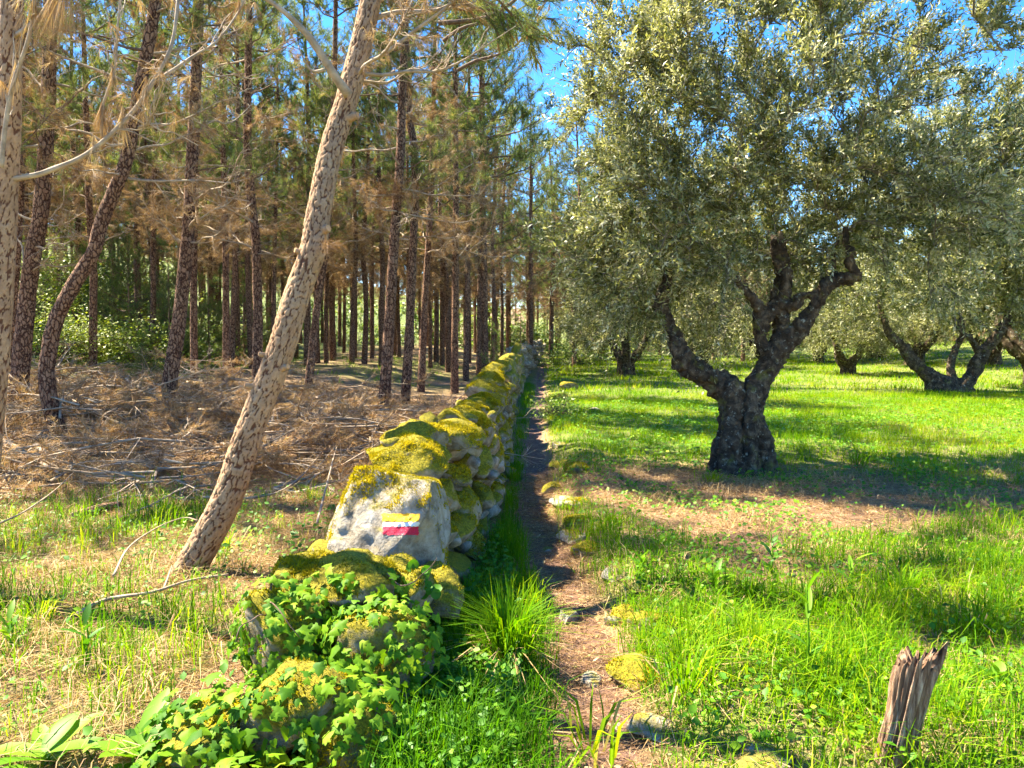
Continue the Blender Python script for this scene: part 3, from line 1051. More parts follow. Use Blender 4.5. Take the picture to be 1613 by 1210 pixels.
edge_pine, _p, _r = pine('pale pine trunk cut off by the left edge of the photo, close by', [4.5, 4.5, 4.5, 4.45, 4.4],
     [(-40, 930), (-8, 600), (6, 400), (14, 200), (18, 0)], .135, 12, 12.0, 0, 2.6, 56, .014, .007, 'bark', dscale=.6, cw=.036, ch=.075)
pine('curved pine with an S-bent trunk rising from the brushwood', 11.0,
     [(94, 700), (80, 640), (74, 600), (75, 568), (88, 505), (117, 447), (147, 397), (160, 350), (180, 300), (200, 248), (214, 174), (231, 84), (246, -5)],
     .26, 13, 9.5, 14, 3.6, 44, .028, .012, 'bark_dark', dscale=.9)
pine('dark red-brown pine left of the S-bent pine', 12.5, [(28, 640), (40, 500), (50, 413), (64, 335), (74, 200), (79, 33)], .33, 14, 10.0, 16, 2.3, 44, .03, .013, 'bark_dark')
pine('thin pine glimpsed between the left edge trunk and the red-brown pine', 17, [(14, 600), (22, 480), (30, 380), (34, 300)], .17, 15, 8.5, 8, 2.5)
pine('straight mid-brown pine behind the bend of the S-bent pine', 19, [(146, 620), (147, 480), (147, 413), (141, 335), (135, 160)], .235, 16, 9.5, 14, 3.0)
pine('slim upright pine between the straight mid-brown pine and the tilted dark pine', 22, [(234, 600), (241, 480), (241, 380), (244, 251), (246, 100)], .20, 17, 9.5, 14, 3.4)
pine('dark pine tilted slightly right, rooted in the brush heap', 13, [(263, 650), (272, 570), (281, 514), (295, 380), (299, 320), (305, 200), (311, 60)], .285, 18, 10.0, 16, 2.6, 40, .03, .013)
pine('reddish pine standing just behind the tilted dark pine', 19, [(306, 590), (305, 480), (306, 380), (310, 250)], .22, 19, 9.5, 12, 3.2)
pine('slim pine, left stem of the close pair before the tall straight pine', 19, [(357, 610), (356, 500), (355, 380), (352, 260)], .215, 20, 9.5, 10, 3.3)
pine('slim pine, right stem of the close pair before the tall straight pine', 21.5, [(364, 590), (368, 480), (372, 380), (374, 250)], .20, 21, 9.5, 10, 3.3)
pine('tall straight pine just left of the leaning pine', 16, [(405, 610), (406, 500), (403, 380), (398, 335), (390, 234), (391, 100), (392, -10)], .25, 22, 10.5, 16, 2.9, 34, .03, .011)
pine('narrow pine between the tall straight pine and the leaning pine', 25, [(430, 590), (431, 480), (433, 380), (436, 260)], .19, 23, 9.5, 12, 3.5)
pine('dark pine with a needle-choked fork, first of the trio behind the wall', 15, [(604, 668), (610, 560), (621, 380), (625, 320), (631, 234), (634, 130), (640, 0)], .275, 24, 10.0, 18, 3.4, 36, .03, .012)
pine('dark pine with a needle-choked fork, middle of the trio behind the wall', 17, [(638, 655), (645, 520), (651, 380), (654, 300), (652, 230), (645, 180), (640, 60)], .25, 25, 10.0, 18, 3.6, 34, .03, .011)
pine('dark slim pine, right-hand one of the trio behind the wall', 20, [(663, 620), (668, 500), (675, 380), (680, 268), (684, 120)], .235, 26, 10.0, 16, 3.6)
pine('straight pine standing where the mossy wall passes out of the brush', 20, [(716, 590), (717, 480), (718, 380), (718, 300)], .24, 27, 9.5, 14, 3.4)
pine('slim pine just right of the straight pine at the wall', 25, [(734, 580), (736, 480), (737, 380), (738, 300)], .23, 28, 9.5, 14, 3.4)
pine('slim pine overhanging the far part of the wall', 27, [(754, 575), (755, 480), (757, 380), (760, 280)], .22, 29, 9.5, 14, 3.4)
pine('dark pine seen just right of the leaning trunk', 17, [(487, 600), (500, 480), (512, 400), (520, 300)], .21, 30, 9.5, 12, 3.2)
for i, (px, Yd, dia) in enumerate([(514, 28, .2), (554, 27, .23), (574, 27.5, .24), (586, 32, .22), (601, 34, .2), (528, 36, .2), (678, 30, .2), (697, 33, .22), (775, 32, .22), (790, 36, .2)]):
    pine(['thin sunlit pine in the gap right of the leaning trunk', 'sunlit reddish pine, left one of a close pair in mid wood', 'sunlit reddish pine, right one of a close pair in mid wood',
          'slightly curved sunlit pine beside the close pair in mid wood', 'thin pine half hidden by the first pine of the trio', 'thin pine between the leaning trunk and the close sunlit pair',
          'thin sunlit pine right of the trio behind the wall', 'thin pine left of the straight pine at the wall', 'pine beyond the overhanging pine along the wall', 'last distinct pine before the grey end of the wall'][i],
         Yd, [(px, 585), (px + 3 * math.sin(i), 480), (px + 2 + 5 * math.sin(i * 2), 400), (px + 4, 300)], dia, 60 + i, 9.2, 10, 3.2, 16, .06)

# needle-choked nests in the forks
def nest(px, py, Y, rad, label, seed):
    r = rng(seed)
    c = at(px, py, Y)
    G = Geo()
    n = 1500 if rad > .1 else 240
    a = r.uniform(0, 6.283, n)
    rr = rad * (.35 + .65 * np.sqrt(r.random(n)))
    b = np.stack([np.cos(a) * rr, np.sin(a) * rr, rad * .38 * r.normal(size=n)], -1)
    d = np.stack([-np.sin(a), np.cos(a), r.normal(size=n) * .5], -1) + rand_dirs(r, n) * .6 + np.array([0, 0, -.35])
    X, Yx, Z = axes_from(d, r)
    L = r.uniform(.12, .22, n) * (1 if rad > .1 else .5)
    V, F, k = scatter(NEEDLE_T, np.array([[0, 1, 2]]), b, X, Yx, Z, np.stack([np.full(n, .006 if rad > .1 else .003), L, L], -1))
    G.put(V, F, tint=np.repeat(r.random(n) * .35, k))
    tag(add('needle_nest', G.mesh('needle_nest', M['dry_needle']), None, c), label, 'needle clump')
nest(614, 305, 15, .34, 'dark clump of dead needles caught in fork of first trio pine', 1)
nest(652, 300, 17, .42, 'wider dark clump of dead needles on middle trio pine', 2)
nest(524, 388, 5.0, .055, 'small clump of dead needles on the side of the leaning pine', 3)
nest(718, 355, 20, .36, 'dark clump of dead needles on pine at the wall', 4)

def copy_tree_parts(cs, trunk_me, loc, az, scale, label, group, name='pine_tree'):
    t = thing(name, label, 'pine tree', loc, group, (0, 0, az))
    t.scale = (scale,) * 3
    add('trunk', trunk_me, t)
    put_crown(t, cs)
    return t

FAR_TRUNK = []
for i in range(6):
    r_ = rng(300 + i)
    H = [11.5, 12.8, 10.6, 13.6, 11.0, 12.4][i]
    pts = np.array([[0, 0, -.4], [.05 * r_.normal(), .05 * r_.normal(), H * .3], [.14 * r_.normal(), .14 * r_.normal(), H * .6], [.1 * r_.normal(), .1 * r_.normal(), H]])
    FAR_TRUNK.append(trunk_mesh('trunk', pts, [.115, .10, .088, .07, .04, .02], .12, 10, 310 + i, .012, .06, .16, 'bark_dark')[0])

def far_pines():
    r = rng(5)
    pts = []
    def ok(x, y, dmin):
        return all((x - a) ** 2 + (y - b) ** 2 > dmin ** 2 for a, b in pts)
    tries = 0
    while len(pts) < 165 and tries < 20000:
        tries += 1
        y = 24 + 46 * r.random() ** 1.1
        x = r.uniform(-.72 * y - 1, float(wall_x(min(y, 45))) - 1.0 + max(0, y - 45) * .3)
        if y < 34 and x > -9 and r.random() < .55: continue
        if ok(x, y, 1.5): pts.append((x, y))
    n1 = len(pts)
    while len(pts) < n1 + 40 and tries < 60000:
        tries += 1
        y = r.uniform(52, 85)
        x = r.uniform(2, .75 * y)
        if ok(x, y, 2.4): pts.append((x, y))
    while len(pts) < n1 + 66 and tries < 90000:
        tries += 1
        y = r.uniform(38, 62)
        x = r.uniform(1.2 + (y - 38) * .06, 13)
        if abs(x - path_x(min(y, 45.))) > .9 and ok(x, y, 1.5): pts.append((x, y))
    n3 = len(pts)
    while len(pts) < n3 + 34 and tries < 120000:
        tries += 1
        y = r.uniform(76, 104)
        x = r.uniform(-22, 34)
        if ok(x, y, 2.2): pts.append((x, y))
    n4 = len(pts)
    pts += [(-6.6, 9.0), (-10.8, 11.6), (-12.0, 14.2), (-11.6, 16.4), (-15.0, 13.6), (-14.0, 18.4), (-16.2, 21.0)]
    for k, (x, y) in enumerate(pts):
        i = int(r.integers(4))
        px = CX + FOC * x / y
        where = ('behind the S-bent pine at the left' if px < 230 else 'behind the tilted dark pine and its neighbours' if px < 400 else 'in the gap around the leaning trunk' if px < 590 else
                 'behind the trio of dark pines' if px < 700 else 'behind the pines along the wall' if px < 800 else 'past the grey end of the wall' if px < 900 else 'behind the olive grove')
        lab = 'slender far pine deep in the wood ' + where if px < 800 else 'slender far pine ' + where
        grp = 'far pines ' + where
        if k == n4: i = 1
        if k >= n4: lab, grp = 'pine standing at and beyond the left edge of the photo', 'pines beyond the left edge'
        copy_tree_parts(CROWN_FAR[i], FAR_TRUNK[i if r.random() < .6 else (i + 4) % 6], (x, y, float(height(x, y))), r.uniform(0, 6.28), r.uniform(.82, 1.12), lab, grp)
far_pines()

for i, (px, Y, k, sc, lab) in enumerate([(836, 33, 0, 1.0, 'pine just right of the path end, against the gap of sky'), (868, 37, 2, 1.05, 'second pine right of the path end, below the gap of sky'),
        (905, 34, 1, .95, 'pine between the path end and the nearest olive crown'), (945, 38, 3, .95, 'pine half hidden by the left edge of the nearest olive crown')]):
    p = at(px, 560, Y)
    copy_tree_parts(CROWN_FAR[k], FAR_TRUNK[k], (p[0], p[1], float(height(p[0], p[1]))), i * 1.7, sc, lab, 'pines right of the path end')

YT = trunk_mesh('trunk', np.array([[0, 0, -.2], [0, 0, 1.0], [0, 0, 2.6]]), [.035, .025, .008], .1, 8, 5, .002)[0]
for i, (px, py, Y, sc, lab) in enumerate([
        (268, 575, 22.5, 1.15, 'young bluish-green pine between the slim upright pine and tilted dark pine'), (205, 575, 23.5, 1.05, 'young pale green pine left of the slim upright pine'),
        (330, 575, 25, 1.2, 'young green pine right of the reddish pine'), (118, 560, 26, 1.5, 'young green pine above the bramble bank'),
        (385, 575, 27, 1.1, 'young green pine behind the close pair of slim stems'), (820, 470, 34, .9, 'bright green young pine beside the end of the wall'),
        (778, 565, 22, .55, 'small green pine seedling behind the wall top'), (225, 600, 15.5, .30, 'tiny pine seedling in the brush by the tilted dark pine'),
        (285, 560, 29, 1.7, 'taller young green pine behind the reddish pine'), (180, 560, 30, 1.7, 'taller young green pine beyond the bramble bank')]):
    p = at(px, py, Y)
    z = float(height(p[0], p[1]))
    t = thing('young_pine', lab, 'young pine', (p[0], p[1], z), 'young pines', (0, 0, i * 1.1))
    t.scale = (sc,) * 3
    add('trunk', YT, t)
    put_crown(t, CROWN_YOUNG[i % 3])

# ------------------------------------------------------------------ olive trees
def remeshed(strands, voxel, seed, amp):
    """several tapered strands fused into one gnarled trunk; strands: (points, radii)"""
    G = Geo()
    for pts, rad in strands:
        n = max(8, int(np.linalg.norm(np.diff(np.asarray(pts), axis=0), axis=1).sum() / .05))
        P = spline(pts, n)
        P = P + .02 * np.stack([fbm(P * 4, 2, seed), fbm(P * 4, 2, seed + 1), 0 * P[:, 0]], -1)
        R = np.interp(np.linspace(0, 1, n), np.linspace(0, 1, len(rad)), rad)
        V, F = tube(P, R * (1 + .18 * fbm(P * 5, 2, seed + 5)), 16)
        G.put(V, F)
    me = G.mesh('tmp', None)
    o = bpy.data.objects.new('tmp', me)
    COL.objects.link(o)
    md = o.modifiers.new('r', 'REMESH')
    md.mode = 'VOXEL'
    md.voxel_size = voxel
    sm = o.modifiers.new('s', 'SMOOTH')
    sm.iterations = 3
    dg = bpy.context.evaluated_depsgraph_get()
    ev = o.evaluated_get(dg)
    m2 = bpy.data.meshes.new_from_object(ev)
    n = len(m2.vertices)
    V = np.zeros(n * 3, np.float32); m2.vertices.foreach_get('co', V); V = V.reshape(-1, 3).astype(float)
    N = np.zeros(n * 3, np.float32); m2.vertices.foreach_get('normal', N); N = N.reshape(-1, 3)
    S = V * np.array([8, 8, 2.0])
    d = amp * (1.1 * fbm(S, 4, seed) + .8 * np.abs(fbm(S * 1.7 + 9, 3, seed + 2)) - .9 * np.abs(fbm(V * np.array([17, 17, 5]), 3, seed + 3)) + .45 * fbm(V * 24, 3, seed + 6))
    fl = fbm(V * np.array([4.5, 4.5, .8]) + 3, 2, seed + 11)
    d = d + amp * 1.1 * (.35 - np.abs(fl)) 
    V = V + N * d[:, None]
    m2.vertices.foreach_set('co', V.astype(np.float32).ravel())
    m2.polygons.foreach_set('use_smooth', np.ones(len(m2.polygons), bool))
    m2.update()
    m2.materials.clear()
    m2.materials.append(M['olive_bark'])
    m2.name = 'trunk'
    bpy.data.objects.remove(o)
    bpy.data.meshes.remove(me)
    return m2

LEAF4 = np.array([[0, 0, 0], [.5, .45, .07], [0, 1, -.05], [-.5, .45, .07]])
LEAF_T = np.array([[0, 0, 0], [.5, .38, .06], [.34, .75, .03], [0, 1, -.06], [-.34, .75, .03], [-.5, .38, .06]])
def olive_crown(limb_pts, sampler, n_branch, n_twig, leaves_per, seed, center, leaf=(.055, .085), lw=.020, skirt=None):
    """branches from the limbs into the crown volume, twigs along them, opposite leaves along the twigs"""
    r = rng(seed)
    W, Lf = Geo(), Geo()
    nodes = [np.asarray(p, float) for p in limb_pts]
    tw_b, tw_d, tw_l = [], [], []
    targets = sampler(r, n_branch)
    targets = targets[np.argsort(np.linalg.norm(targets - center, axis=1))]
    spans = []
    for T in targets:
        A = np.array(nodes)
        d = np.linalg.norm(A - T, axis=1) + .25 * np.clip(A[:, 2] - T[2], 0, 9)
        j = int(np.argmin(d + r.random(len(A)) * .25))
        b = A[j]
        l = np.linalg.norm(T - b)
        if l < .12: continue
        out = unit(T - center)
        mid = (b + T) / 2 + np.array([0, 0, .18 * l]) + rand_dirs(r, 1)[0] * .10 * l
        P = spline(np.array([b, mid, T + np.array([0, 0, -.05 * l])]), 9)
        W.put(*tube(P, np.linspace(.006 + .010 * min(l, 1.6), .0035, 9), 5, cap=False))
        for q in P[3::2]: nodes.append(q)
        spans.append((P, l, out))
    per = max(1, n_twig // max(1, len(spans)))
    for P, l, out in spans:
        k = max(2, int(per * (0.5 + .8 * min(l, 1.5))))
        s = r.uniform(.25, 1, k)
        i = np.minimum((s * 8).astype(int), 7)
        f = (s * 8 - i)[:, None]
        b = P[i] * (1 - f) + P[i + 1] * f
        T = unit(P[i + 1] - P[i])
        low = sstep(3.4, 2.0, b[:, 2])[:, None]
        d = unit(T * .45 + out * .45 + rand_dirs(r, k) * .75 + np.array([0, 0, .45]) * (1 - low) + np.array([0, 0, -.55]) * low)
        tw_b.append(b); tw_d.append(d); tw_l.append(r.uniform(.2, .58, k) * (1 + .7 * (r.random(k) < .15)))
    B, D, Ls = np.vstack(tw_b), np.vstack(tw_d), np.concatenate(tw_l)
    n = len(B)
    bend = rand_dirs(r, n) * .25 + np.array([0, 0, -.22])
    # twig stems as slim three-sided tapers
    X, Y, Z = axes_from(D, r)
    e = B + D * Ls[:, None] + bend * (Ls ** 2)[:, None] * 1.2
    md = B + D * (Ls * .5)[:, None] + bend * ((Ls * .5) ** 2)[:, None] * 1.2
    th = np.arange(3) * 2.094
    ring = lambda c, rr: c[:, None] + (X[:, None] * np.cos(th)[None, :, None] + Z[:, None] * np.sin(th)[None, :, None]) * rr
    V = np.concatenate([ring(B, .0032), ring(e, .0012)], 1).reshape(-1, 3)
    F = np.array([[k, (k + 1) % 3, 3 + (k + 1) % 3, 3 + k] for k in range(3)])
    W.put(V, (F[None] + (np.arange(n) * 6)[:, None, None]).reshape(-1, 4))
    # leaves
    m = leaves_per
    t = np.tile(np.repeat(np.linspace(.10, 1.0, m // 2), 2), n) + r.normal(size=n * (m // 2) * 2) * .015
    mm = (m // 2) * 2
    bi = np.repeat(np.arange(n), mm)
    ls = Ls[bi] * t
    p = B[bi] + D[bi] * ls[:, None] + bend[bi] * (ls ** 2)[:, None] * 1.2
    roll = np.tile(np.repeat(np.arange(m // 2) * 1.57, 2) + np.tile([0, math.pi], m // 2), n) + r.normal(size=n * mm) * .4
    rad = X[bi] * np.cos(roll)[:, None] + Z[bi] * np.sin(roll)[:, None]
    ld = unit(D[bi] * .75 + rad * .8 + rand_dirs(r, n * mm) * .25)
    keep = r.random(n * mm) < .86
    p, ld, bi = p[keep], ld[keep], bi[keep]
    k = len(p)
    nx = unit(np.cross(ld, D[bi] + rand_dirs(r, k) * .6))
    nz = np.cross(nx, ld)
    Lg = r.uniform(leaf[0], leaf[1], k)
    V, F, kk = scatter(LEAF4, [np.array([[0, 1, 2, 3]])], p, nx, ld, nz, np.stack([lw * r.uniform(.8, 1.25, k), Lg, Lg], -1))
    tn = np.clip(np.repeat(r.normal(.48, .17, n), 1)[bi] + r.normal(size=k) * .2 + (r.random(k) < .22) * .35, 0, 1)
    Lf.put(V, F, tint=np.repeat(tn, kk))
    return W, Lf

def ellipsoids(parts, reject=None, noise_seed=1):
    """sampler over a union of ellipsoids (center, radii, weight), denser toward the outside"""
    w = np.array([p[2] for p in parts], float)
    w /= w.sum()
    def f(r, n):
        out = []
        while len(out) < n:
            k = int(r.choice(len(parts), p=w))
            c, rad, _ = parts[k]
            d = rand_dirs(r, 1)[0] * (r.random() ** .42)
            p = np.array(c) + d * np.array(rad) * (1 + .18 * float(vnoise(d[None] * 2.2 + k * 7, noise_seed)[0]))
            if reject is not None and reject(p): continue
            out.append(p)
        return np.array(out)
    return f

OY = 9.4
ob = gnd(1170, 741)
OY = float(ob[1])
def O(px, py, dy=0.0): return at(px, py, OY + dy)
gz = float(ob[2])
strands = []
# flared, fluted foot: separate ropes of wood that run up into the two arms
for (bx, by, r0, arm, dy) in [(1130, 738, .13, 0, -.05), (1152, 742, .15, 0, -.20), (1180, 743, .13, 1, -.20), (1208, 742, .14, 1, -.05), (1160, 728, .15, 0, .22), (1196, 728, .15, 1, .22), (1172, 735, .19, 1, 0.0), (1168, 736, .21, 0, -.04)]:
    fork = (1153, 640, dy * .5) if arm == 0 else (1184, 638, dy * .5)
    topp = (1148, 610, dy * .3) if arm == 0 else (1192, 604, dy * .3)
    p0 = O(bx, by, dy); p0[2] = gz - .12
    strands.append((np.array([p0, O(bx * .5 + (1147 if arm == 0 else 1186) * .5, 690, dy * .7), O(*fork), O(*topp)]), [r0 * 1.1, r0 * .78, r0 * .70, r0 * .68]))
limbL = [O(1150, 618, .02), O(1128, 603), O(1098, 584, -.05), O(1076, 566, -.05), O(1066, 540, -.02), O(1051, 508, .05), O(1042, 480, .1), O(1052, 440, .1), O(1062, 405, .15)]
limbR = [O(1190, 612), O(1204, 590), O(1219, 562), O(1236, 540), O(1256, 522, -.05), O(1275, 495, -.08), O(1288, 470, -.1), O(1304, 449, -.12), O(1330, 440, -.15), O(1354, 436, -.2)]
limbM = [O(1222, 560), O(1203, 545), O(1198, 524, .02), O(1204, 500, .02), O(1222, 484, .04), O(1234, 450, .08), O(1232, 410, .1), O(1222, 370, .15)]
limbX = [O(1228, 548), O(1232, 510, .06), O(1226, 484, .06)]
limbC = [O(1226, 482), O(1250, 480, -.05), O(1266, 466, -.08), O(1284, 462, -.1), O(1304, 452, -.12)]
knob = [O(1092, 580), O(1072, 574, -.05), O(1063, 572, -.08)]
limbB = [O(1200, 490, .02), O(1186, 470, -.05), O(1172, 455, -.1), O(1160, 436, -.15)]
limbT = [O(1350, 437, -.2), O(1338, 400, -.2), O(1330, 360, -.15)]
limbT2 = [O(1318, 446, -.15), O(1312, 410, -.1), O(1322, 372, -.1)]
limbBack = [O(1178, 612, .15), O(1168, 560, .6), O(1150, 500, 1.1), O(1140, 440, 1.5)]
for l, rd in ((limbL, [.17, .155, .15, .13, .11, .10, .09, .075, .05]), (limbR, [.17, .16, .15, .13, .10, .085, .085, .085, .075, .07]), (limbM, [.11, .105, .105, .105, .12, .10, .075, .05]),
              (limbX, [.10, .09, .11]), (limbC, [.08, .06, .055, .06, .06]), (knob, [.13, .11, .085]), (limbB, [.06, .045, .035, .025]), (limbT, [.06, .04, .028]), (limbT2, [.05, .035, .025])):
    strands.append((np.array(l), [q * .86 for q in rd]))
olive = thing('olive_tree', 'nearest gnarled olive tree with forked, fluted dark trunk in the grass', 'olive tree', ob, 'olive trees of the grove')
tm = remeshed(strands, .020, 4, .062)
tm.transform(Matrix.Translation(-Vector(ob)))
add('trunk', tm, olive)
def rej(p):
    return p[2] < 2.35 + .3 * math.sin(p[0] * 5) and 1.75 < p[0] < 4.3 and p[1] < OY + .8
osam = ellipsoids([((3.15, OY, 4.3), (2.5, 2.2, 2.5), 6.0), ((2.9, OY + 1.3, 2.7), (1.9, .9, 1.2), 1.2), ((1.75, OY - .2, 2.75), (1.05, 1.2, 1.15), 1.5), ((4.6, OY, 3.1), (1.2, 1.3, 1.15), 1.3), ((1.5, OY, 4.6), (1.0, 1.3, 1.4), 1.0), ((1.35, OY + .3, 2.65), (.9, 1.1, .95), .6)], rej, 3)
limb_nodes = [p for l in (limbL[4:], limbR[5:], limbM[4:], limbB[1:], limbT, limbT2, limbBack[2:]) for p in spline(np.array(l), 8)]
W, Lf = olive_crown(limb_nodes, osam, 600, 11500, 22, 8, np.array([3.0, OY, 2.6]))
sh = np.eye(4); sh[:3, 3] = -np.array(ob)
G1 = Geo(); G1.xput(W, sh)
G2 = Geo(); G2.xput(Lf, sh)
add('branches', G1.mesh('branches', M['olive_twig'], True), olive)['kind'] = 'stuff'
add('crown', G2.mesh('crown', M['olive_leaf']), olive)

# second olive: three arms spreading from a low bole
o2 = gnd(1500, 618)
Y2 = float(o2[1])
def Q(px, py, dy=0.0): return at(px, py, Y2 + dy)
s2 = Y2 / 18.0
z2 = float(o2[2])
b0 = o2 - np.array([0, 0, .15])
arms2 = [[Q(1492, 606), Q(1462, 590), Q(1434, 566), Q(1424, 548, .1), Q(1408, 535, .1), Q(1393, 508, .2), Q(1385, 470, .3)],
         [Q(1500, 606), Q(1499, 578, .1), Q(1506, 550, .1), Q(1516, 525, .15), Q(1512, 490, .2)],
         [Q(1520, 606), Q(1534, 585), Q(1545, 560), Q(1556, 546), Q(1570, 530, -.1), Q(1584, 505, -.1), Q(1590, 470, -.1)],
         [Q(1545, 558), Q(1530, 535, -.2), Q(1512, 520, -.3), Q(1498, 490, -.3)]]
st2 = [(np.array([b0 + np.array([dx, dy, 0]), Q(1490 + dx * 60, 610, dy), a[0]]), [.34 * s2 * .7, .26 * s2 * .8, .2 * s2 * .8]) for (dx, dy, a) in ((-.3, -.1, arms2[0]), (0, -.2, arms2[1]), (.4, 0, arms2[2]), (.15, .25, arms2[2]), (-.15, .2, arms2[0]))]
for a, rd in zip(arms2, ([.20, .19, .16, .13, .12, .09, .06], [.13, .10, .09, .07, .05], [.19, .19, .17, .14, .11, .08, .05], [.10, .07, .06, .04])):
    st2.append((np.array(a), [q * s2 * .85 for q in rd]))
olive2 = thing('olive_tree', 'lit olive tree with three low spreading arms, right of the nearest olive', 'olive tree', o2, 'olive trees of the grove')
tm2 = remeshed(st2, .045, 9, .045)
tm2.transform(Matrix.Translation(-Vector(o2)))
add('trunk', tm2, olive2)
c2 = Q(1490, 330)
k2 = Y2 / FOC
def rej2(p): return p[2] < z2 + 1.75
sam2 = ellipsoids([((c2[0], Y2, z2 + 5.0), (3.7, 3.1, 3.5), 6), ((c2[0] - 2.2, Y2, z2 + 2.8), (1.7, 1.8, 1.3), 1), ((c2[0] + 2.2, Y2, z2 + 2.8), (1.7, 1.8, 1.3), 1)], rej2, 5)
W2, L2 = olive_crown([p for a in arms2 for p in spline(np.array(a), 8)[3:]], sam2, 460, 10000, 12, 18, np.array([c2[0], Y2, z2 + 2]), (.08, .12), .032)
sh = np.eye(4); sh[:3, 3] = -np.array(o2)
G1 = Geo(); G1.xput(W2, sh)
G2 = Geo(); G2.xput(L2, sh)
m_ob, m_oc = G1.mesh('branches', M['olive_twig'], True), G2.mesh('crown', M['olive_leaf'])
add('branches', m_ob, olive2)['kind'] = 'stuff'
add('crown', m_oc, olive2)

# low, wide olive used (with its own placing and turn) for the trees farther down the grove
def small_olive_meshes(seed):
    r = rng(seed)
    S = []
    arms = []
    for i in range(4):
        a = i * 1.57 + r.normal() * .3
        d = np.array([math.cos(a), math.sin(a), 0])
        p = [np.array([0, 0, .25]), d * .3 + [0, 0, .6], d * .65 + [0, 0, .95], d * .8 + [0, 0, 1.4], d * 1.1 + [0, 0, 2.0]]
        p = [np.array(q) + r.normal(size=3) * .06 for q in p]
        arms.append(p)
        S.append((np.array(p), [.2, .17, .14, .11, .06]))
        S.append((np.array([d * .28 + [0, 0, -.3], d * .2 + [0, 0, .2], d * .22 + [0, 0, .55]]), [.2, .19, .15]))
    me = remeshed(S, .055, seed, .045)
    sam = ellipsoids([((0, 0, 3.0), (2.5, 2.5, 1.9), 3), ((1.4, 0, 2.0), (1.2, 1.6, 1.1), 1), ((-1.4, 0, 2.0), (1.2, 1.6, 1.1), 1), ((0, -1.4, 2.0), (1.6, 1.2, 1.1), 1)], lambda p: p[2] < .95 or (p[2] < 1.5 and p[0] ** 2 + p[1] ** 2 < 1.0), seed)
    W_, L_ = olive_crown([q for a in arms for q in spline(np.array(a), 7)[3:]], sam, 260, 5200, 10, seed + 1, np.array([0, 0, 1.6]), (.085, .125), .034)
    return me, W_.mesh('branches', M['olive_twig'], True), L_.mesh('crown', M['olive_leaf'])
SO = [small_olive_meshes(71), small_olive_meshes(83)]
for i, (px, py, sc, az, lab) in enumerate([
        (1336, 590, .80, .3, 'small olive with short V-shaped trunk in gap right of nearest olive'),
        (1288, 572, .85, 2.0, 'small olive half hidden behind the V-trunked small olive'),
        (1655, 606, 1.75, 1.1, 'olive leaning in from the right edge of the photo'),
        (985, 590, .95, 2.6, 'olive in the grass between the path and the nearest olive'),
        (1105, 578, 1.0, .9, 'olive hidden behind the left arm of the nearest olive'),
        (1440, 574, 1.05, 4.0, 'olive behind the three-armed olive, to its left'),
        (1560, 576, 1.1, 5.0, 'olive behind the three-armed olive, to its right'),
        (1200, 566, 1.15, 3.3, 'olive at the far side of the grove behind the nearest trunk'),
        (930, 566, 1.1, 1.7, 'olive near the far end of the footpath'),
        (1380, 563, 1.2, 0.4, 'farthest olive seen above the V-trunked small olive')]):
    p = gnd(px, py)
    t = thing('olive_tree', lab, 'olive tree', p, 'olive trees of the grove', (0, 0, az))
    t.scale = (sc,) * 3
    a, b, c = SO[i % 2]
    add('trunk', a, t)
    add('branches', b, t)['kind'] = 'stuff'
    add('crown', c, t)

# ------------------------------------------------------------------ ground cover
def blades(G, P, h, w, seed, lean=.45, tint=(.45, .2), dirs=None, seg=2, flat=0.0, tvar=None):
    """grass blades: base points P, heights h, widths w"""
    r = rng(seed)
    n = len(P)
    az = r.uniform(0, 6.283, n) if dirs is None else dirs
    out = np.stack([np.cos(az), np.sin(az), np.zeros(n)], -1)
    sd = np.stack([-np.sin(az), np.cos(az), np.zeros(n)], -1)
    tw = r.uniform(-.8, .8, n)[:, None]
    sd = unit(sd + out * tw)
    l = np.abs(r.normal(lean, lean * .5, n))[:, None] + flat
    h = np.asarray(h)[:, None]
    w = np.broadcast_to(np.asarray(w, float), (n,))[:, None]
    up = np.array([0, 0, 1.0])
    m1 = P + (up * .55 + out * l * .28) * h
    tip = P + (up * np.clip(1 - .38 * l, .12, 1) + out * l * .95) * h
    if seg == 2:
        V = np.stack([P - sd * w * .4, P + sd * w * .4, m1 + sd * w * .5, m1 - sd * w * .5, tip], 1)
        F = [np.array([[0, 1, 2, 3]]), np.array([[3, 2, 4]])]
    else:
        V = np.stack([P - sd * w * .5, P + sd * w * .5, tip], 1)
        F = [np.array([[0, 1, 2]])]
    k = V.shape[1]
    tn = r.normal(tint[0], tint[1], n) if tvar is None else tvar + r.normal(0, tint[1], n)
    G.put(V.reshape(-1, 3), [(f[None] + (np.arange(n) * k)[:, None, None]).reshape(-1, f.shape[1]) for f in F], tint=np.repeat(np.clip(tn, 0, 1), k))

def scatter_ground(n, x0, x1, y0, y1, seed, dens, cone=True):
    r = rng(seed)
    y = y0 + (y1 - y0) * r.random(n)
    x = x0 + (x1 - x0) * r.random(n)
    k = r.random(n) < dens(x, y)
    if cone: k &= np.abs(x) < .76 * y + .9
    x, y = x[k], y[k]
    return np.stack([x, y, height(x, y)], -1)

def off_wall(x, y): return (np.abs(x - wall_x(y)) > .36) | (y < 2.0)
def gd(p=1.0):
    return lambda x, y: grass_density(x, y) ** p * off_wall(x, y) * (np.abs(x - path_x(y)) > .14)

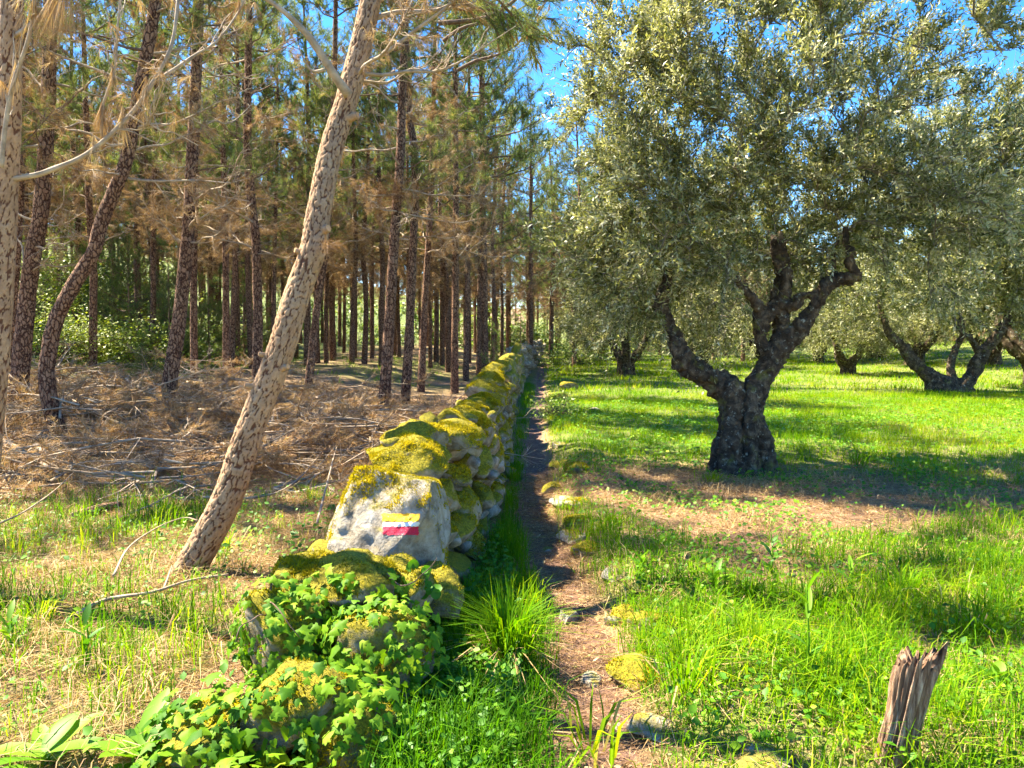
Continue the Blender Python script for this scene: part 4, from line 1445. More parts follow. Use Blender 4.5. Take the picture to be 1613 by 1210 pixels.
def tufts(n, x0, x1, y0, y1, seed, dens, per, hr, w, spread=.03, lean=.5, tint=(.45, .2), seg=2, G=None, patch=None):
    c = scatter_ground(n, x0, x1, y0, y1, seed, dens)
    r = rng(seed + 1)
    m = len(c)
    hh = r.uniform(*hr, m) * (.6 + .8 * sstep(-.4, .5, fbm(c[:, :2] * 1.4, 3, seed)))
    b = np.repeat(c, per, 0)
    k = len(b)
    b = b + np.concatenate([r.normal(size=(k, 2)) * spread, np.zeros((k, 1))], 1)
    tv = tint[0] + .28 * fbm(c[:, :2] * .9, 3, 77) + r.normal(size=m) * .06
    blades(G, b, np.repeat(hh, per) * r.uniform(.45, 1.1, k), w * r.uniform(.7, 1.2, k), seed + 2, lean, tint, seg=seg, tvar=np.repeat(tv, per))

def build_grass():
    G = Geo()
    right = lambda f: (lambda x, y: f(x, y) * (x > path_x(y)))
    left = lambda f: (lambda x, y: f(x, y) * (x < wall_x(y)))
    strip = lambda f: (lambda x, y: f(x, y) * (x > wall_x(y)) * (x < path_x(y)))
    tufts(16500, 0, 6.4, 2.2, 8.5, 1, right(gd(1.2)), 9, (.06, .27), .0050, .045, .75, (.50, .15), G=G)
    tufts(6000, -6.4, -.9, 2.2, 8.5, 2, left(gd(1.6)), 7, (.07, .26), .0050, .03, .5, (.52, .15), G=G)
    tufts(3300, -.6, .5, 2.2, 9.5, 3, strip(gd(.8)), 9, (.09, .24), .0050, .03, .5, (.36, .10), G=G)
    tufts(26000, .3, 14, 8.5, 20, 4, right(gd(1.0)), 5, (.06, .17), .0105, .06, .45, (.60, .10), 1, G=G)
    tufts(2600, -.2, 1.2, 9.5, 24, 5, strip(gd(.8)), 6, (.10, .22), .009, .05, .5, (.36, .1), 1, G=G)
    tufts(17000, .6, 32, 20, 46, 6, right(gd(1.0)), 4, (.08, .20), .028, .12, .45, (.62, .10), 1, G=G)
    tufts(2600, -22, -2, 15, 36, 7, left(gd(1.0)), 5, (.10, .28), .018, .10, .5, (.55, .12), 1, G=G)
    o = add('grass', G.mesh('grass', M['grass']))
    tag(o, 'fresh green grass over the orchard floor, path edges and wood margin', 'grass', kind='stuff')
    # dry, bleached grass among it
    G = Geo()
    tufts(6000, .3, 6.4, 2.2, 9.5, 11, lambda x, y: (x > path_x(y) + .15) * .55, 8, (.05, .16), .0042, .05, 1.3, (.55, .2), G=G)
    tufts(4300, -6.8, -.9, 2.2, 9.5, 12, lambda x, y: (x < wall_x(y) - .4) * .75, 8, (.06, .2), .0042, .05, 1.3, (.55, .2), G=G)
    tufts(2200, -9, -1.3, 9, 18, 13, lambda x, y: (x < wall_x(y) - .5) * .8, 7, (.1, .32), .008, .1, 1.0, (.5, .2), G=G)
    o = add('dry_grass', G.mesh('dry_grass', M['dry_grass']))
    tag(o, 'bleached dry grass lying among the green', 'dry grass', kind='stuff')
build_grass()

def flat_leaves(G, P, size, seed, tpl, F, tint, up=1.0, asp=1.0, lift=(0.01, .05)):
    r = rng(seed)
    n = len(P)
    nrm = unit(rand_dirs(r, n) * .55 + np.array([-.15, -.25, up]))
    X = unit(np.cross(nrm, rand_dirs(r, n)))
    Yd = np.cross(nrm, X)
    P = P + np.array([0, 0, 1.0]) * r.uniform(*lift, n)[:, None]
    s = size * r.uniform(.6, 1.25, n)
    V, Fs, k = scatter(tpl, F, P, X, Yd, nrm, np.stack([s * asp, s, s], -1))
    G.put(V, Fs, tint=np.repeat(np.clip(r.normal(tint[0], tint[1], n), 0, 1), k))

_a = np.arange(5) / 5 * 6.283
ROUND_T = np.vstack([[[0, 0, -.08]], np.stack([np.cos(_a) * .5, np.sin(_a) * .5, .05 * np.cos(2 * _a)], -1)])
ROUND_F = [np.array([[0, 1 + i, 1 + (i + 1) % 5] for i in range(5)])]
OVATE_T = np.array([[0, 0, 0], [.32, .3, .08], [.36, .55, .08], [0, 1, -.05], [-.36, .55, .08], [-.32, .3, .08], [0, .5, 0]])
OVATE_F = [np.array([[0, 1, 6], [1, 2, 6], [2, 3, 6], [3, 4, 6], [4, 5, 6], [5, 0, 6]])]

def build_herbs():
    G = Geo()
    pt = lambda lo, s: (lambda x, y: sstep(lo, lo + .35, fbm(np.stack([x, y], -1) * 1.3, 3, s)) * off_wall(x, y) * (np.abs(x - path_x(y)) > .3))
    # clover-like ground leaves
    P = scatter_ground(26000, -5, 5.5, 2.2, 8.5, 41, lambda x, y: np.clip(grass_density(x, y) + .15, 0, 1) * pt(-.25, 5)(x, y))
    flat_leaves(G, P, .026, 42, ROUND_T, ROUND_F, (.55, .2), 1.2, 1.0, (.01, .09))
    P = scatter_ground(9000, -.55, .3, 2.2, 8, 43, lambda x, y: (x > wall_x(y)) * (x < path_x(y) - .15) * pt(-.6, 6)(x, y))
    flat_leaves(G, P, .034, 44, OVATE_T, OVATE_F, (.38, .18), 1.0, 1.0, (.01, .14))
    P = scatter_ground(13000, .4, 5.0, 2.2, 9.5, 45, lambda x, y: pt(-.05, 8)(x, y) * (x > path_x(y)))
    flat_leaves(G, P, .042, 46, OVATE_T, OVATE_F, (.5, .2), 1.0, .9, (.01, .10))
    P = scatter_ground(16000, .6, 12, 8.5, 18, 47, lambda x, y: grass_density(x, y) * pt(-.2, 9)(x, y) * (x > path_x(y)))
    flat_leaves(G, P, .05, 48, ROUND_T, ROUND_F, (.6, .15), 1.4, 1.0, (.02, .10))
    P = scatter_ground(4000, -5, -1.0, 2.2, 7.5, 49, lambda x, y: (x < wall_x(y) - .35) * pt(0, 4)(x, y))
    flat_leaves(G, P, .045, 50, OVATE_T, OVATE_F, (.5, .2), 1.0, .9, (.01, .16))
    tag(add('ground_herbs', G.mesh('ground_herbs', M['herb'])), 'low clover and small-leaved herbs carpeting the ground', 'herbs', kind='stuff')
build_herbs()

def build_litter():
    r = rng(9)
    G = Geo()
    def lay(n, x0, x1, y0, y1, seed, dens, L, w):
        P = scatter_ground(n, x0, x1, y0, y1, seed, dens)
        k = len(P)
        rr = rng(seed + 1)
        d = np.stack([rr.normal(size=k), rr.normal(size=k), rr.normal(size=k) * .13], -1)
        X, Y, Z = axes_from(d, rr)
        l = rr.uniform(*L, k)
        b = P + np.array([0, 0, 1.0]) * rr.uniform(.006, .035, k)[:, None]
        V, F, kk = scatter(NEEDLE_T, np.array([[0, 1, 2]]), b, X, Y, Z, np.stack([np.full(k, w), l, l], -1))
        G.put(V, F, tint=np.repeat(np.clip(rr.normal(.5, .25, k), 0, 1), kk))
    lay(100000, -6.8, -.9, 2.2, 9, 61, lambda x, y: (x < wall_x(y) - .3) * 1.0, (.07, .17), .0035)
    lay(34000, -.2, 1.0, 2.2, 9, 62, lambda x, y: np.exp(-((x - path_x(y)) / .28) ** 2), (.05, .14), .0034)
    lay(66000, .4, 6.4, 2.2, 9.5, 63, lambda x, y: (1 - grass_density(x, y)) * (x > path_x(y) + .2), (.04, .12), .0045)
    lay(26000, -10, -1.1, 9, 17, 64, lambda x, y: (x < wall_x(y) - .5) * 1.0, (.12, .24), .008)
    tag(add('needle_litter', G.mesh('needle_litter', M['dry_needle'])), 'brown fallen pine needles and straw strewn over the ground', 'needle litter', kind='stuff')
    # fallen olive leaves round the nearest tree and along the path
    G = Geo()
    P = scatter_ground(9000, -.1, 5, 2.4, 10, 65, lambda x, y: np.clip(np.exp(-(((x - 2.4) / 2.0) ** 2 + ((y - 8.2) / 1.6) ** 2)) + .5 * np.exp(-((x - path_x(y)) / .25) ** 2), 0, 1))
    flat_leaves(G, P, .05, 66, LEAF_T, [np.array([[0, 1, 2, 3]]), np.array([[0, 3, 4, 5]])], (.6, .3), 1.6, .32, (.008, .02))
    tag(add('leaf_litter', G.mesh('leaf_litter', M['dry_grass'])), 'fallen dry leaves under the olive and on the footpath', 'leaf litter', kind='stuff')
build_litter()

def build_brush():
    r = rng(19)
    W, N = Geo(), Geo()
    k = 0
    while k < 500:
        y = r.uniform(7.4, 17)
        x = r.uniform(-.66 * y - .3, float(wall_x(y)) - .9)
        if y < 9 and r.random() < .6: continue
        w, n, c = LIB_DF[int(r.integers(6))]
        hump = .85 * max(0.0, float(vnoise(np.array([x * .7, y * .7]), 31))) + .02
        Mx = np.array(tmat((x, y, float(height(x, y)) + .03 + hump * r.random()), r.uniform(0, 6.28), .06 + r.normal() * .16, r.uniform(.5, 1.05), r.uniform(0, 6.28)))
        Mx[:3, :3] = np.diag([1, 1, .65]) @ Mx[:3, :3]
        W.xput(w, Mx)
        if r.random() < .6: N.xput(n, Mx)
        k += 1
    b = add('brushwood', W.mesh('brushwood', M['dead_wood'], True))
    tag(b, 'tangle of cut pine branches covering the floor of the wood', 'brushwood', kind='stuff')
    c = add('dry_needle_heap', N.mesh('dry_needle_heap', M['dry_needle']))
    tag(c, 'rust-brown dead needles still on the cut brushwood', 'dry needles', kind='stuff')
build_brush()

def stick(name, pix, Y, r0, r1, label, mat='dead_wood', cat='branch', forks=(), lift=.02, group='fallen branches by the pines'):
    """a fallen branch lying along pixels at ground distance"""
    pts = []
    for (px, py) in pix:
        p = gnd(px, py) if Y is None else at(px, py, Y)
        if Y is None: p[2] += lift
        pts.append(p)
    pts = np.array(pts)
    c = pts[0].copy()
    P = spline(pts - c, 30)
    V, F = tube(P, np.linspace(r0, r1, 30), 8, lambda th, l, rr: rr * .22 * fbm(np.stack([np.cos(th), np.sin(th), l * 9], -1), 3, int(pix[0][0])))
    t = thing(name, label, cat, c, group)
    add('stem', new_mesh('stem', V, F, None, True, M[mat]), t)
    rr = rng(int(pix[0][0]))
    for f in forks:
        j = int(f * 29)
        d = unit(P[min(j + 1, 29)] - P[j - 1])
        sd = unit(np.cross(d, [0, 0, 1])) * (1 if rr.random() < .5 else -1)
        L = rr.uniform(.2, .45)
        q = np.array([P[j], P[j] + (d * .6 + sd * .6 + [0, 0, .25]) * L * .5, P[j] + (d * .8 + sd * .9 + [0, 0, .5 * rr.random()]) * L])
        V, F = tube(spline(q, 10), np.linspace(r1 * 1.1, .003, 10), 5)
        add('side_twig', new_mesh('side_twig', V, F, None, True, M[mat]), t)
    return t
stick('fallen_branch', [(92, 632), (140, 655), (190, 680), (240, 683), (300, 676)], None, .030, .012, 'long pale fallen branch right of the S-bent pine', forks=(.3, .6, .8), lift=.12)
stick('fallen_branch', [(-10, 700), (30, 722), (60, 742), (92, 762)], None, .03, .015, 'bent grey fallen branch at the left edge before the S-bent pine', forks=(.5,), lift=.12)
stick('cut_branch', [(56, 714), (75, 730), (92, 742)], None, .034, .030, 'short pale cut branch before the S-bent pine', lift=.10)
stick('fallen_branch', [(-10, 738), (60, 722), (160, 716), (260, 706)], None, .018, .009, 'long thin straight fallen branch across the brush', forks=(.35, .7), lift=.16)
stick('fallen_branch', [(122, 985), (170, 962), (240, 950), (300, 930), (360, 921)], None, .013, .007, 'thin pale stick at the foot of the leaning pine', forks=(.6,), lift=.06)
stick('fallen_branch', [(180, 950), (205, 900), (250, 865), (290, 848), (312, 853)], None, .008, .004, 'thin arched twig left of the leaning pine foot', lift=.16)
stick('fallen_branch', [(0, 868), (40, 845), (90, 805), (125, 765)], None, .007, .004, 'thin dark twig at the left edge above the shadow', lift=.2)
stick('fallen_branch', [(500, 880), (515, 810), (530, 740), (545, 700)], None, .010, .004, 'upright bare stalk left of the waymark boulder', lift=.25)
stick('fallen_branch', [(320, 800), (410, 800), (470, 770), (520, 705)], None, .011, .005, 'slender curved branch behind the leaning pine foot', forks=(.5,), lift=.10)
stick('fallen_branch', [(455, 725), (480, 690), (520, 655), (590, 600)], None, .016, .008, 'dark slanting branch in brush before the trio of pines', forks=(.4, .7), lift=.15)

# sawn log
def log():
    a, b = gnd(120, 822), gnd(186, 806)
    a[2] += .045; b[2] += .045
    c = (a + b) / 2
    P = spline(np.array([a, c + [0, 0, .01], b]) - c, 24)
    d, st = bark_disp(.045, .006, .04, .06, 4)
    V, F = tube(P, .045, 28, d)
    t = thing('cut_log', 'short sawn pine log with orange cut end lying in the sunlit litter', 'log', c)
    add('bark', new_mesh('bark', V, F, {k: np.concatenate([v.ravel(), [.5, .5]]) for k, v in st.items()}, True, M['bark_dark']), t)
    ax = unit(P[0] - P[1])
    X, Y_, Z = axes_from(ax[None], rng(2))
    th = np.arange(20) / 20 * 6.283
    D = P[0] + ax * .004 + (X * np.cos(th)[:, None] + Z * np.sin(th)[:, None]) * .041
    add('cut_end', new_mesh('cut_end', np.vstack([D, P[0] + ax * .006]), np.array([[i, (i + 1) % 20, 20] for i in range(20)]), None, False, M['cut']), t)
log()

# ------------------------------------------------------------------ stones lying about
def loose(name, px, py, size, seed, label, moss=0, mat='stone_bare', sink=.35, sub=4):
    p = gnd(px, py)
    V, F = rock_shape(seed, sub, size, 9, .11)
    V = rotz(V, seed * 1.7)
    z = p[2] + size[2] * (1 - 2 * sink)
    o = add(name, new_mesh(name, V, F, None, True, M[mat]), None, (p[0], p[1], z))
    tag(o, label, 'stone', 'loose stones along the path')
    if moss:
        g = moss_on(V, F, moss, seed, .2, thr=-.4)
        if g is not None:
            m = add('moss', g.mesh('moss', M['moss']), o)
            m['kind'] = 'stuff'
    return o
loose('path_stone', 893, 982, (.10, .07, .06), 1, 'grey angular stone on the path beside the big grass tuft')
loose('path_stone', 962, 984, (.06, .05, .05), 2, 'smaller grey stone right of the grey angular path stone')
loose('path_stone', 936, 1082, (.075, .06, .055), 3, 'rounded brownish stone low in the middle of the path')
loose('path_stone', 862, 872, (.055, .05, .04), 4, 'small bluish stone at the left path edge beyond the grass tuft')
loose('path_stone', 880, 758, (.07, .05, .04), 15, 'small grey stone on the path near the moss cushion')
loose('pale_stone', 1048, 916, (.045, .035, .022), 5, 'small white flat stone in the grass right of the path')
loose('flat_stone', 1205, 1204, (.16, .09, .04), 6, 'flat pale stone at the bottom edge before the wooden stump')
loose('mossy_stone', 905, 745, (.20, .16, .09), 7, 'low yellow moss cushion on a stone right of the path', 2200, 'stone')
loose('mossy_stone', 905, 800, (.17, .13, .07), 8, 'half buried pale stone with moss, nearer than the moss cushion', 900)
loose('mossy_stone', 1035, 990, (.16, .12, .07), 9, 'yellow mossy hump in the bank right of the grey path stones', 2000, 'stone')
loose('mossy_stone', 905, 850, (.18, .12, .06), 16, 'half buried straw-covered stone at the bank right of the path', 500)
loose('ruin_stone', 895, 612, (.34, .28, .16), 10, 'upper stone of the small mossy ruin right of the far path', 800, 'stone')
loose('ruin_stone', 882, 632, (.36, .25, .12), 12, 'lower stone of the small mossy ruin right of the far path', 300, 'stone', .2)
loose('pale_stone', 935, 646, (.16, .12, .05), 13, 'pale flat stone in bright grass beyond the small ruin')
loose('pale_stone', 975, 1150, (.03, .03, .02), 14, 'tiny pale stone by the near path edge')

_ord = ['first', 'second', 'third', 'fourth', 'fifth', 'sixth', 'seventh', 'eighth', 'ninth', 'tenth']
for i, yy in enumerate([2.95, 3.45, 4.25, 4.85, 5.5, 6.3, 7.1, 8.0, 9.3, 10.8]):
    r_ = rng(900 + i)
    sx = r_.uniform(.09, .17)
    x_ = float(path_x(yy)) + .30 + .07 * r_.normal()
    V, F = rock_shape(940 + i, 4 if yy < 6 else 3, (sx, sx * r_.uniform(.9, 1.5), sx * .55), 10, .13)
    o = add('edge_stone', new_mesh('edge_stone', V, F, None, True, M['stone'] if i % 3 else M['stone_bare']), None, (x_, yy, float(height(x_, yy)) + .012), (0, 0, r_.uniform(0, 6)))
    tag(o, _ord[i] + ' half-buried stone of the line edging the path, counted from the camera', 'stone', 'half-buried stones edging the path')
    if i % 3:
        g = moss_on(V, F, int(900 * (1 - yy / 16)), 960 + i, .3, thr=-.3)
        if g is not None: add('moss', g.mesh('moss', M['moss']), o)['kind'] = 'stuff'

# ------------------------------------------------------------------ weathered stump
def stump():
    base = gnd(1394, 1203)
    Yb = float(base[1])
    top = at(1456, 1010, Yb + .02)
    base[2] -= .12
    n, m = 90, 120
    t = np.linspace(0, 1, n)
    ax = top - base
    th = np.arange(m) / m * 6.283
    V = np.zeros((n, m, 3))
    plate = np.zeros((n, m))
    ct, stt = np.cos(th), np.sin(th)
    ridge = fbm(np.stack([ct * 5, stt * 5, 0 * th], -1), 4, 3) * .5 + .55 * np.abs(fbm(np.stack([ct * 11, stt * 11, 0 * th + 4], -1), 3, 6))
    jag = .86 + .16 * fbm(np.stack([ct * 2.2, stt * 2.2, 0 * th], -1), 3, 8) + .10 * fbm(np.stack([ct * 9, stt * 9, 0 * th], -1), 2, 9) + .06 * (ct > 0)
    for i in range(n):
        s = t[i] * jag
        fine = fbm(np.stack([ct * 18, stt * 18, s * 3.0], -1), 4, 12)
        rr = 1 + .30 * ridge + .18 * fine + .10 * fbm(np.stack([ct * 3, stt * 3, s * 4], -1), 3, 5)
        wd = .060 + .004 * (1 - t[i]) + .016 * sstep(.6, 1, t[i])
        V[i] = base + ax * s[:, None] + np.stack([ct * wd * rr, stt * .042 * rr, 0 * th], -1)
        plate[i] = sstep(-.25, .2, ridge * .9 + fine * .8)
    V = V.reshape(-1, 3)
    i = np.arange(n - 1)[:, None] * m
    j = np.arange(m)[None]
    k = (j + 1) % m
    F = np.stack([i + j, i + k, i + m + k, i + m + j], -1).reshape(-1, 4)
    rim = V[(n - 1) * m:]
    c = rim.mean(0) - unit(ax) * .035
    inner = c + (rim - c) * .5 - unit(ax) * .01 + np.random.default_rng(1).normal(size=rim.shape) * .004
    V2 = np.vstack([V, inner, c])
    a = (n - 1) * m
    b = n * m
    jj = np.arange(m)
    F2 = np.stack([a + jj, a + (jj + 1) % m, b + (jj + 1) % m, b + jj], -1)
    F3 = np.stack([b + jj, b + (jj + 1) % m, np.full(m, b + m)], -1)
    o = add('wooden_stump', new_mesh('wooden_stump', V2 - base, [np.vstack([F, F2]), F3], {'plate': np.concatenate([plate.ravel(), np.ones(m) * .6, [.4]])}, True, M['stump']), None, base)
    tag(o, 'weathered broken wooden stump leaning right in the foreground grass', 'stump')
stump()

# ------------------------------------------------------------------ ivy on the ruined end of the wall
def ivy_leaf_mesh(seed, lobes):
    if lobes == 5:
        o = [(0, 0), (.28, -.10), (.50, .06), (.34, .22), (.56, .46), (.26, .48), (0, 1), (-.26, .48), (-.56, .46), (-.34, .22), (-.50, .06), (-.28, -.10)]
    else:
        o = [(0, 0), (.30, -.12), (.46, .12), (.36, .42), (.20, .70), (0, 1), (-.20, .70), (-.36, .42), (-.46, .12), (-.30, -.12)]
    o = np.array(o)
    r = rng(seed)
    z = -.35 * np.abs(o[:, 0]) ** 1.3 + .10 * r.normal(size=len(o)) * np.abs(o[:, 0]) - .16 * o[:, 1] ** 2
    V = np.vstack([[0, .30, .02], np.column_stack([o, z])])
    n = len(o)
    F = np.array([[0, 1 + i, 1 + (i + 1) % n] for i in range(n)])
    return V, F
IVY = [ivy_leaf_mesh(1, 5), ivy_leaf_mesh(2, 5), ivy_leaf_mesh(3, 3), ivy_leaf_mesh(4, 5)]

def wall_surface(n, seed, want):
    """points on the near wall stones, with normals"""
    r = rng(seed)
    Ps, Ns = [], []
    near = [(V, F) for V, F in STONES if V[:, 1].mean() < 4.6]
    ar = np.array([np.prod(V.max(0) - V.min(0)) ** (2 / 3) for V, F in near])
    pick = r.choice(len(near), n, p=ar / ar.sum())
    bv = {}
    for q in pick:
        V, F = near[q]
        f = F[int(r.integers(len(F)))]
        a, b, c = V[f]
        nn = np.cross(b - a, c - a)
        nn /= max(np.linalg.norm(nn), 1e-9)
        p = (a + b + c) / 3
        if want(p, nn):
            Ps.append(p); Ns.append(nn)
    return np.array(Ps), np.array(Ns)

def build_ivy():
    r = rng(23)
    def want(p, n):
        if n[1] > .35 or p[2] < .02: return False
        f = float(vnoise(np.array([p[0] * 3.2, p[1] * 3.2, p[2] * 3.2]), 3))
        if p[1] > 3.95: return False
        lim = .50 if p[1] < 3.45 else .12
        return f > -.7 and p[2] < lim + .25 * f and (n[1] < -.05 or n[0] < -.2 or n[2] > .3)
    P, N = wall_surface(16000, 29, want)
    root = thing('ivy', 'glossy green ivy spreading over the ruined near end of the wall', 'ivy', (-.8, 3.2, 0))
    c0 = np.array([-.8, 3.2, 0])
    meshes = []
    for i, (V, F) in enumerate(IVY):
        for k in range(4):
            meshes.append(new_mesh('leaf', V, F, {'tint': [.25, .48, .68, .9][k] + np.where(np.abs(V[:, 0]) < .02, .12, -.06)}, False, M['ivy']))
    n = min(len(P), 2100)
    rest = Geo()
    order = np.argsort(P[:n, 1] + .25 * rng(4).random(n))
    for q, i in enumerate(order):
        p, nn = P[i], N[i]
        out = unit(nn * .9 + np.array([-.12, -.25, .45]) + r.normal(size=3) * .28)
        down = unit(np.array([0, 0, -1.0]) + r.normal(size=3) * .55)
        yv = unit(down - out * np.dot(down, out))
        xv = np.cross(yv, out)
        s = r.uniform(.022, .058) * (1.0 if r.random() < .85 else 1.3)
        pos = p + nn * r.uniform(.015, .075)
        k = int(np.clip(r.normal(1.9, 1.1), 0, 3.4))
        im = int(r.integers(4))
        if q < 290:
            Mx = Matrix(((xv[0] * s, yv[0] * s, out[0] * s, pos[0] - c0[0]), (xv[1] * s, yv[1] * s, out[1] * s, pos[1] - c0[1]), (xv[2] * s, yv[2] * s, out[2] * s, pos[2] - c0[2]), (0, 0, 0, 1)))
            o = add('leaf', meshes[im * 4 + k], root)
            o.matrix_local = Mx
        else:
            V, F = IVY[im]
            rest.put((V[:, :1] * xv + V[:, 1:2] * yv + V[:, 2:] * out) * s + pos - c0, F, tint=[.30, .5, .68, .88][k])
    if rest.n:
        add('small_leaves', rest.mesh('small_leaves', M['ivy']), root)['kind'] = 'stuff'
    # creeping stems
    for k in range(14):
        i = int(r.integers(n))
        p = P[i] + N[i] * .02
        pts = [p - c0]
        d = unit(np.array([r.normal() * .5, -.2, -.6]))
        for s in range(6):
            d = unit(d + r.normal(size=3) * .35)
            pts.append(pts[-1] + d * .06)
        V, F = tube(spline(np.array(pts), 14), np.linspace(.004, .002, 14), 5)
        add('stem', new_mesh('stem', V, F, None, True, M['twig']), root)
build_ivy()

# ------------------------------------------------------------------ single plants
def blade_leaf(L, w, bend, n=7, fold=.25):
    """a long leaf along +Y rising then arching; returns V,F"""
    t = np.linspace(0, 1, n)
    wv = w * np.sin(np.clip(t * .92 + .08, 0, 1) * math.pi) ** .8
    z = np.sin(t * 1.2) * L * .3 * (1 - bend) - bend * L * .35 * t ** 2
    V = []
    for i in range(n):
        V += [(-wv[i] / 2, t[i] * L, z[i] + fold * wv[i] * .5), (0, t[i] * L, z[i]), (wv[i] / 2, t[i] * L, z[i] + fold * wv[i] * .5)]
    F = []
    for i in range(n - 1):
        for k in (0, 1): F.append((i * 3 + k, i * 3 + k + 1, i * 3 + k + 4, i * 3 + k + 3))
    return np.array(V), np.array(F)

def rosette(name, label, cat, loc, leaves, L, w, seed, tint=.6, mat='herb', pitch=(.2, .9), stem=0.0, group=None):
    r = rng(seed)
    t = thing(name, label, cat, loc, group)
    for i in range(leaves):
        l = L * r.uniform(.7, 1.1)
        V, F = blade_leaf(l, w * r.uniform(.8, 1.15), r.uniform(.1, .7))
        me = new_mesh('leaf', V, F, {'tint': np.full(len(V), np.clip(tint + r.normal() * .12, 0, 1))}, True, M[mat])
        o = add('leaf', me, t)
        o.matrix_local = Matrix.Translation((0, 0, stem * (i / max(1, leaves - 1)))) @ Matrix.Rotation(i * 2.4 + r.normal() * .3, 4, 'Z') @ Matrix.Rotation(r.uniform(*pitch), 4, 'X')
    if stem > 0:
        V, F = tube(spline(np.array([[0, 0, 0], [.01, .01, stem * .5], [0, .02, stem * 1.05]]), 10), np.linspace(.007, .003, 10), 6)
        add('stem', new_mesh('stem', V, F, {'tint': np.full(len(V), .6)}, True, M[mat]), t)
    return t
for i, (px, py, n, L, w, st, lab) in enumerate([
        (225, 1212, 9, .27, .085, .06, 'broad-leaved bright green plant at the bottom left before the ivy'),
        (70, 1212, 9, .25, .075, .06, 'broad-leaved green plant in the bottom left corner'),
        (345, 1230, 8, .22, .07, .05, 'broad-leaved plant at the bottom edge below the ivy'),
        (135, 1060, 9, .12, .03, .22, 'upright dark leafy stalk left of the ivy'),
        (15, 1030, 9, .13, .032, .16, 'pale leafy stalk at the left edge'),
        (1270, 1085, 8, .14, .032, .42, 'tall single leafy stalk in the grass before the nearest olive'),
        (1215, 905, 8, .12, .035, .26, 'dark upright leafy stalk in the olive tree shade'),
        (1010, 905, 8, .12, .03, .10, 'leafy bright herb on the bank right of the path'),
        (1125, 925, 8, .16, .035, .05, 'low thistle-like rosette in shade right of the path'),
        (1040, 870, 7, .10, .03, .08, 'small leafy herb above the white flat stone'),
        (1340, 940, 8, .14, .03, .20, 'grey-green leafy stalk right of the tall single stalk'),
        (800, 1080, 6, .10, .04, .06, 'small broad herb at the foot of the grass tuft'),
        (1570, 1090, 7, .10, .05, .08, 'broad-leaved herb right of the wooden stump'),
        (740, 800, 6, .10, .045, .10, 'pale round-leaved herb leaning from the wall beside the waymark boulder')]):
    p = gnd(px, py)
    rosette('leafy_plant', lab, 'plant', p, n, L, w, 70 + i, .62 if i not in (3, 6) else .3, 'herb', (.05, .5) if i < 3 else (.35, 1.0), st, 'leafy plants on the ground')

def grass_tuft(px, py, n, h, w, label, seed, tint=(.5, .12), lean=.6, spread=.05, dry=.12):
    p = gnd(px, py)
    r = rng(seed)
    G = Geo()
    a = r.uniform(0, 6.283, n)
    b = np.stack([np.cos(a), np.sin(a), 0 * a], -1) * (np.abs(r.normal(size=n)) * spread)[:, None]
    blades(G, b, h * r.uniform(.45, 1.1, n), w * r.uniform(.7, 1.2, n), seed, lean, tint, a + r.normal(size=n) * .6)
    t = thing('grass_tuft', label, 'grass tuft', p, 'tall grass tufts')
    add('blades', G.mesh('blades', M['grass']), t)['kind'] = 'stuff'
    G = Geo()
    k = int(n * dry)
    a = r.uniform(0, 6.283, k)
    b = np.stack([np.cos(a), np.sin(a), 0 * a], -1) * (np.abs(r.normal(size=k)) * spread)[:, None]
    blades(G, b, h * r.uniform(.3, .7, k), np.full(k, w), seed + 1, 1.6, (.55, .2), a)
    add('dry_blades', G.mesh('dry_blades', M['dry_grass']), t)['kind'] = 'stuff'
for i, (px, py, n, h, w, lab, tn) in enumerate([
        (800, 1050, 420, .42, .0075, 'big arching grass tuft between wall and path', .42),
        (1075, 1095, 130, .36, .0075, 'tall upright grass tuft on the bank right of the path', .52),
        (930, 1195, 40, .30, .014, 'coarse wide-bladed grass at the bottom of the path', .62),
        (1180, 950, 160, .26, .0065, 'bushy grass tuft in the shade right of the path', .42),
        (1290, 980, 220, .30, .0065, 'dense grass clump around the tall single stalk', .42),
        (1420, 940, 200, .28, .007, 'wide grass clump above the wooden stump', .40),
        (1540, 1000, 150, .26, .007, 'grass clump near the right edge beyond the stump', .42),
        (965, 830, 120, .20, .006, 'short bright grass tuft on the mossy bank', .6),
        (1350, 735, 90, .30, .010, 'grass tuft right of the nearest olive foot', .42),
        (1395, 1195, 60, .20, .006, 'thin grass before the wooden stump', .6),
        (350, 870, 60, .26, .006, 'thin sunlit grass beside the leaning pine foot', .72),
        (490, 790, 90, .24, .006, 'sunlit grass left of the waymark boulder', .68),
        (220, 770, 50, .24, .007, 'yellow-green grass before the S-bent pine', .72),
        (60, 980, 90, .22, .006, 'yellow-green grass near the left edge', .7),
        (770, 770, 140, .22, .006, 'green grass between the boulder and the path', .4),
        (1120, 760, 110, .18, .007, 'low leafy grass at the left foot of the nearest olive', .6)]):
    grass_tuft(px, py, n if i == 0 else int(n * .6), h, w, lab, 400 + i, (tn, .13), .6 if i == 0 else .9, .05 if i == 0 else .08)

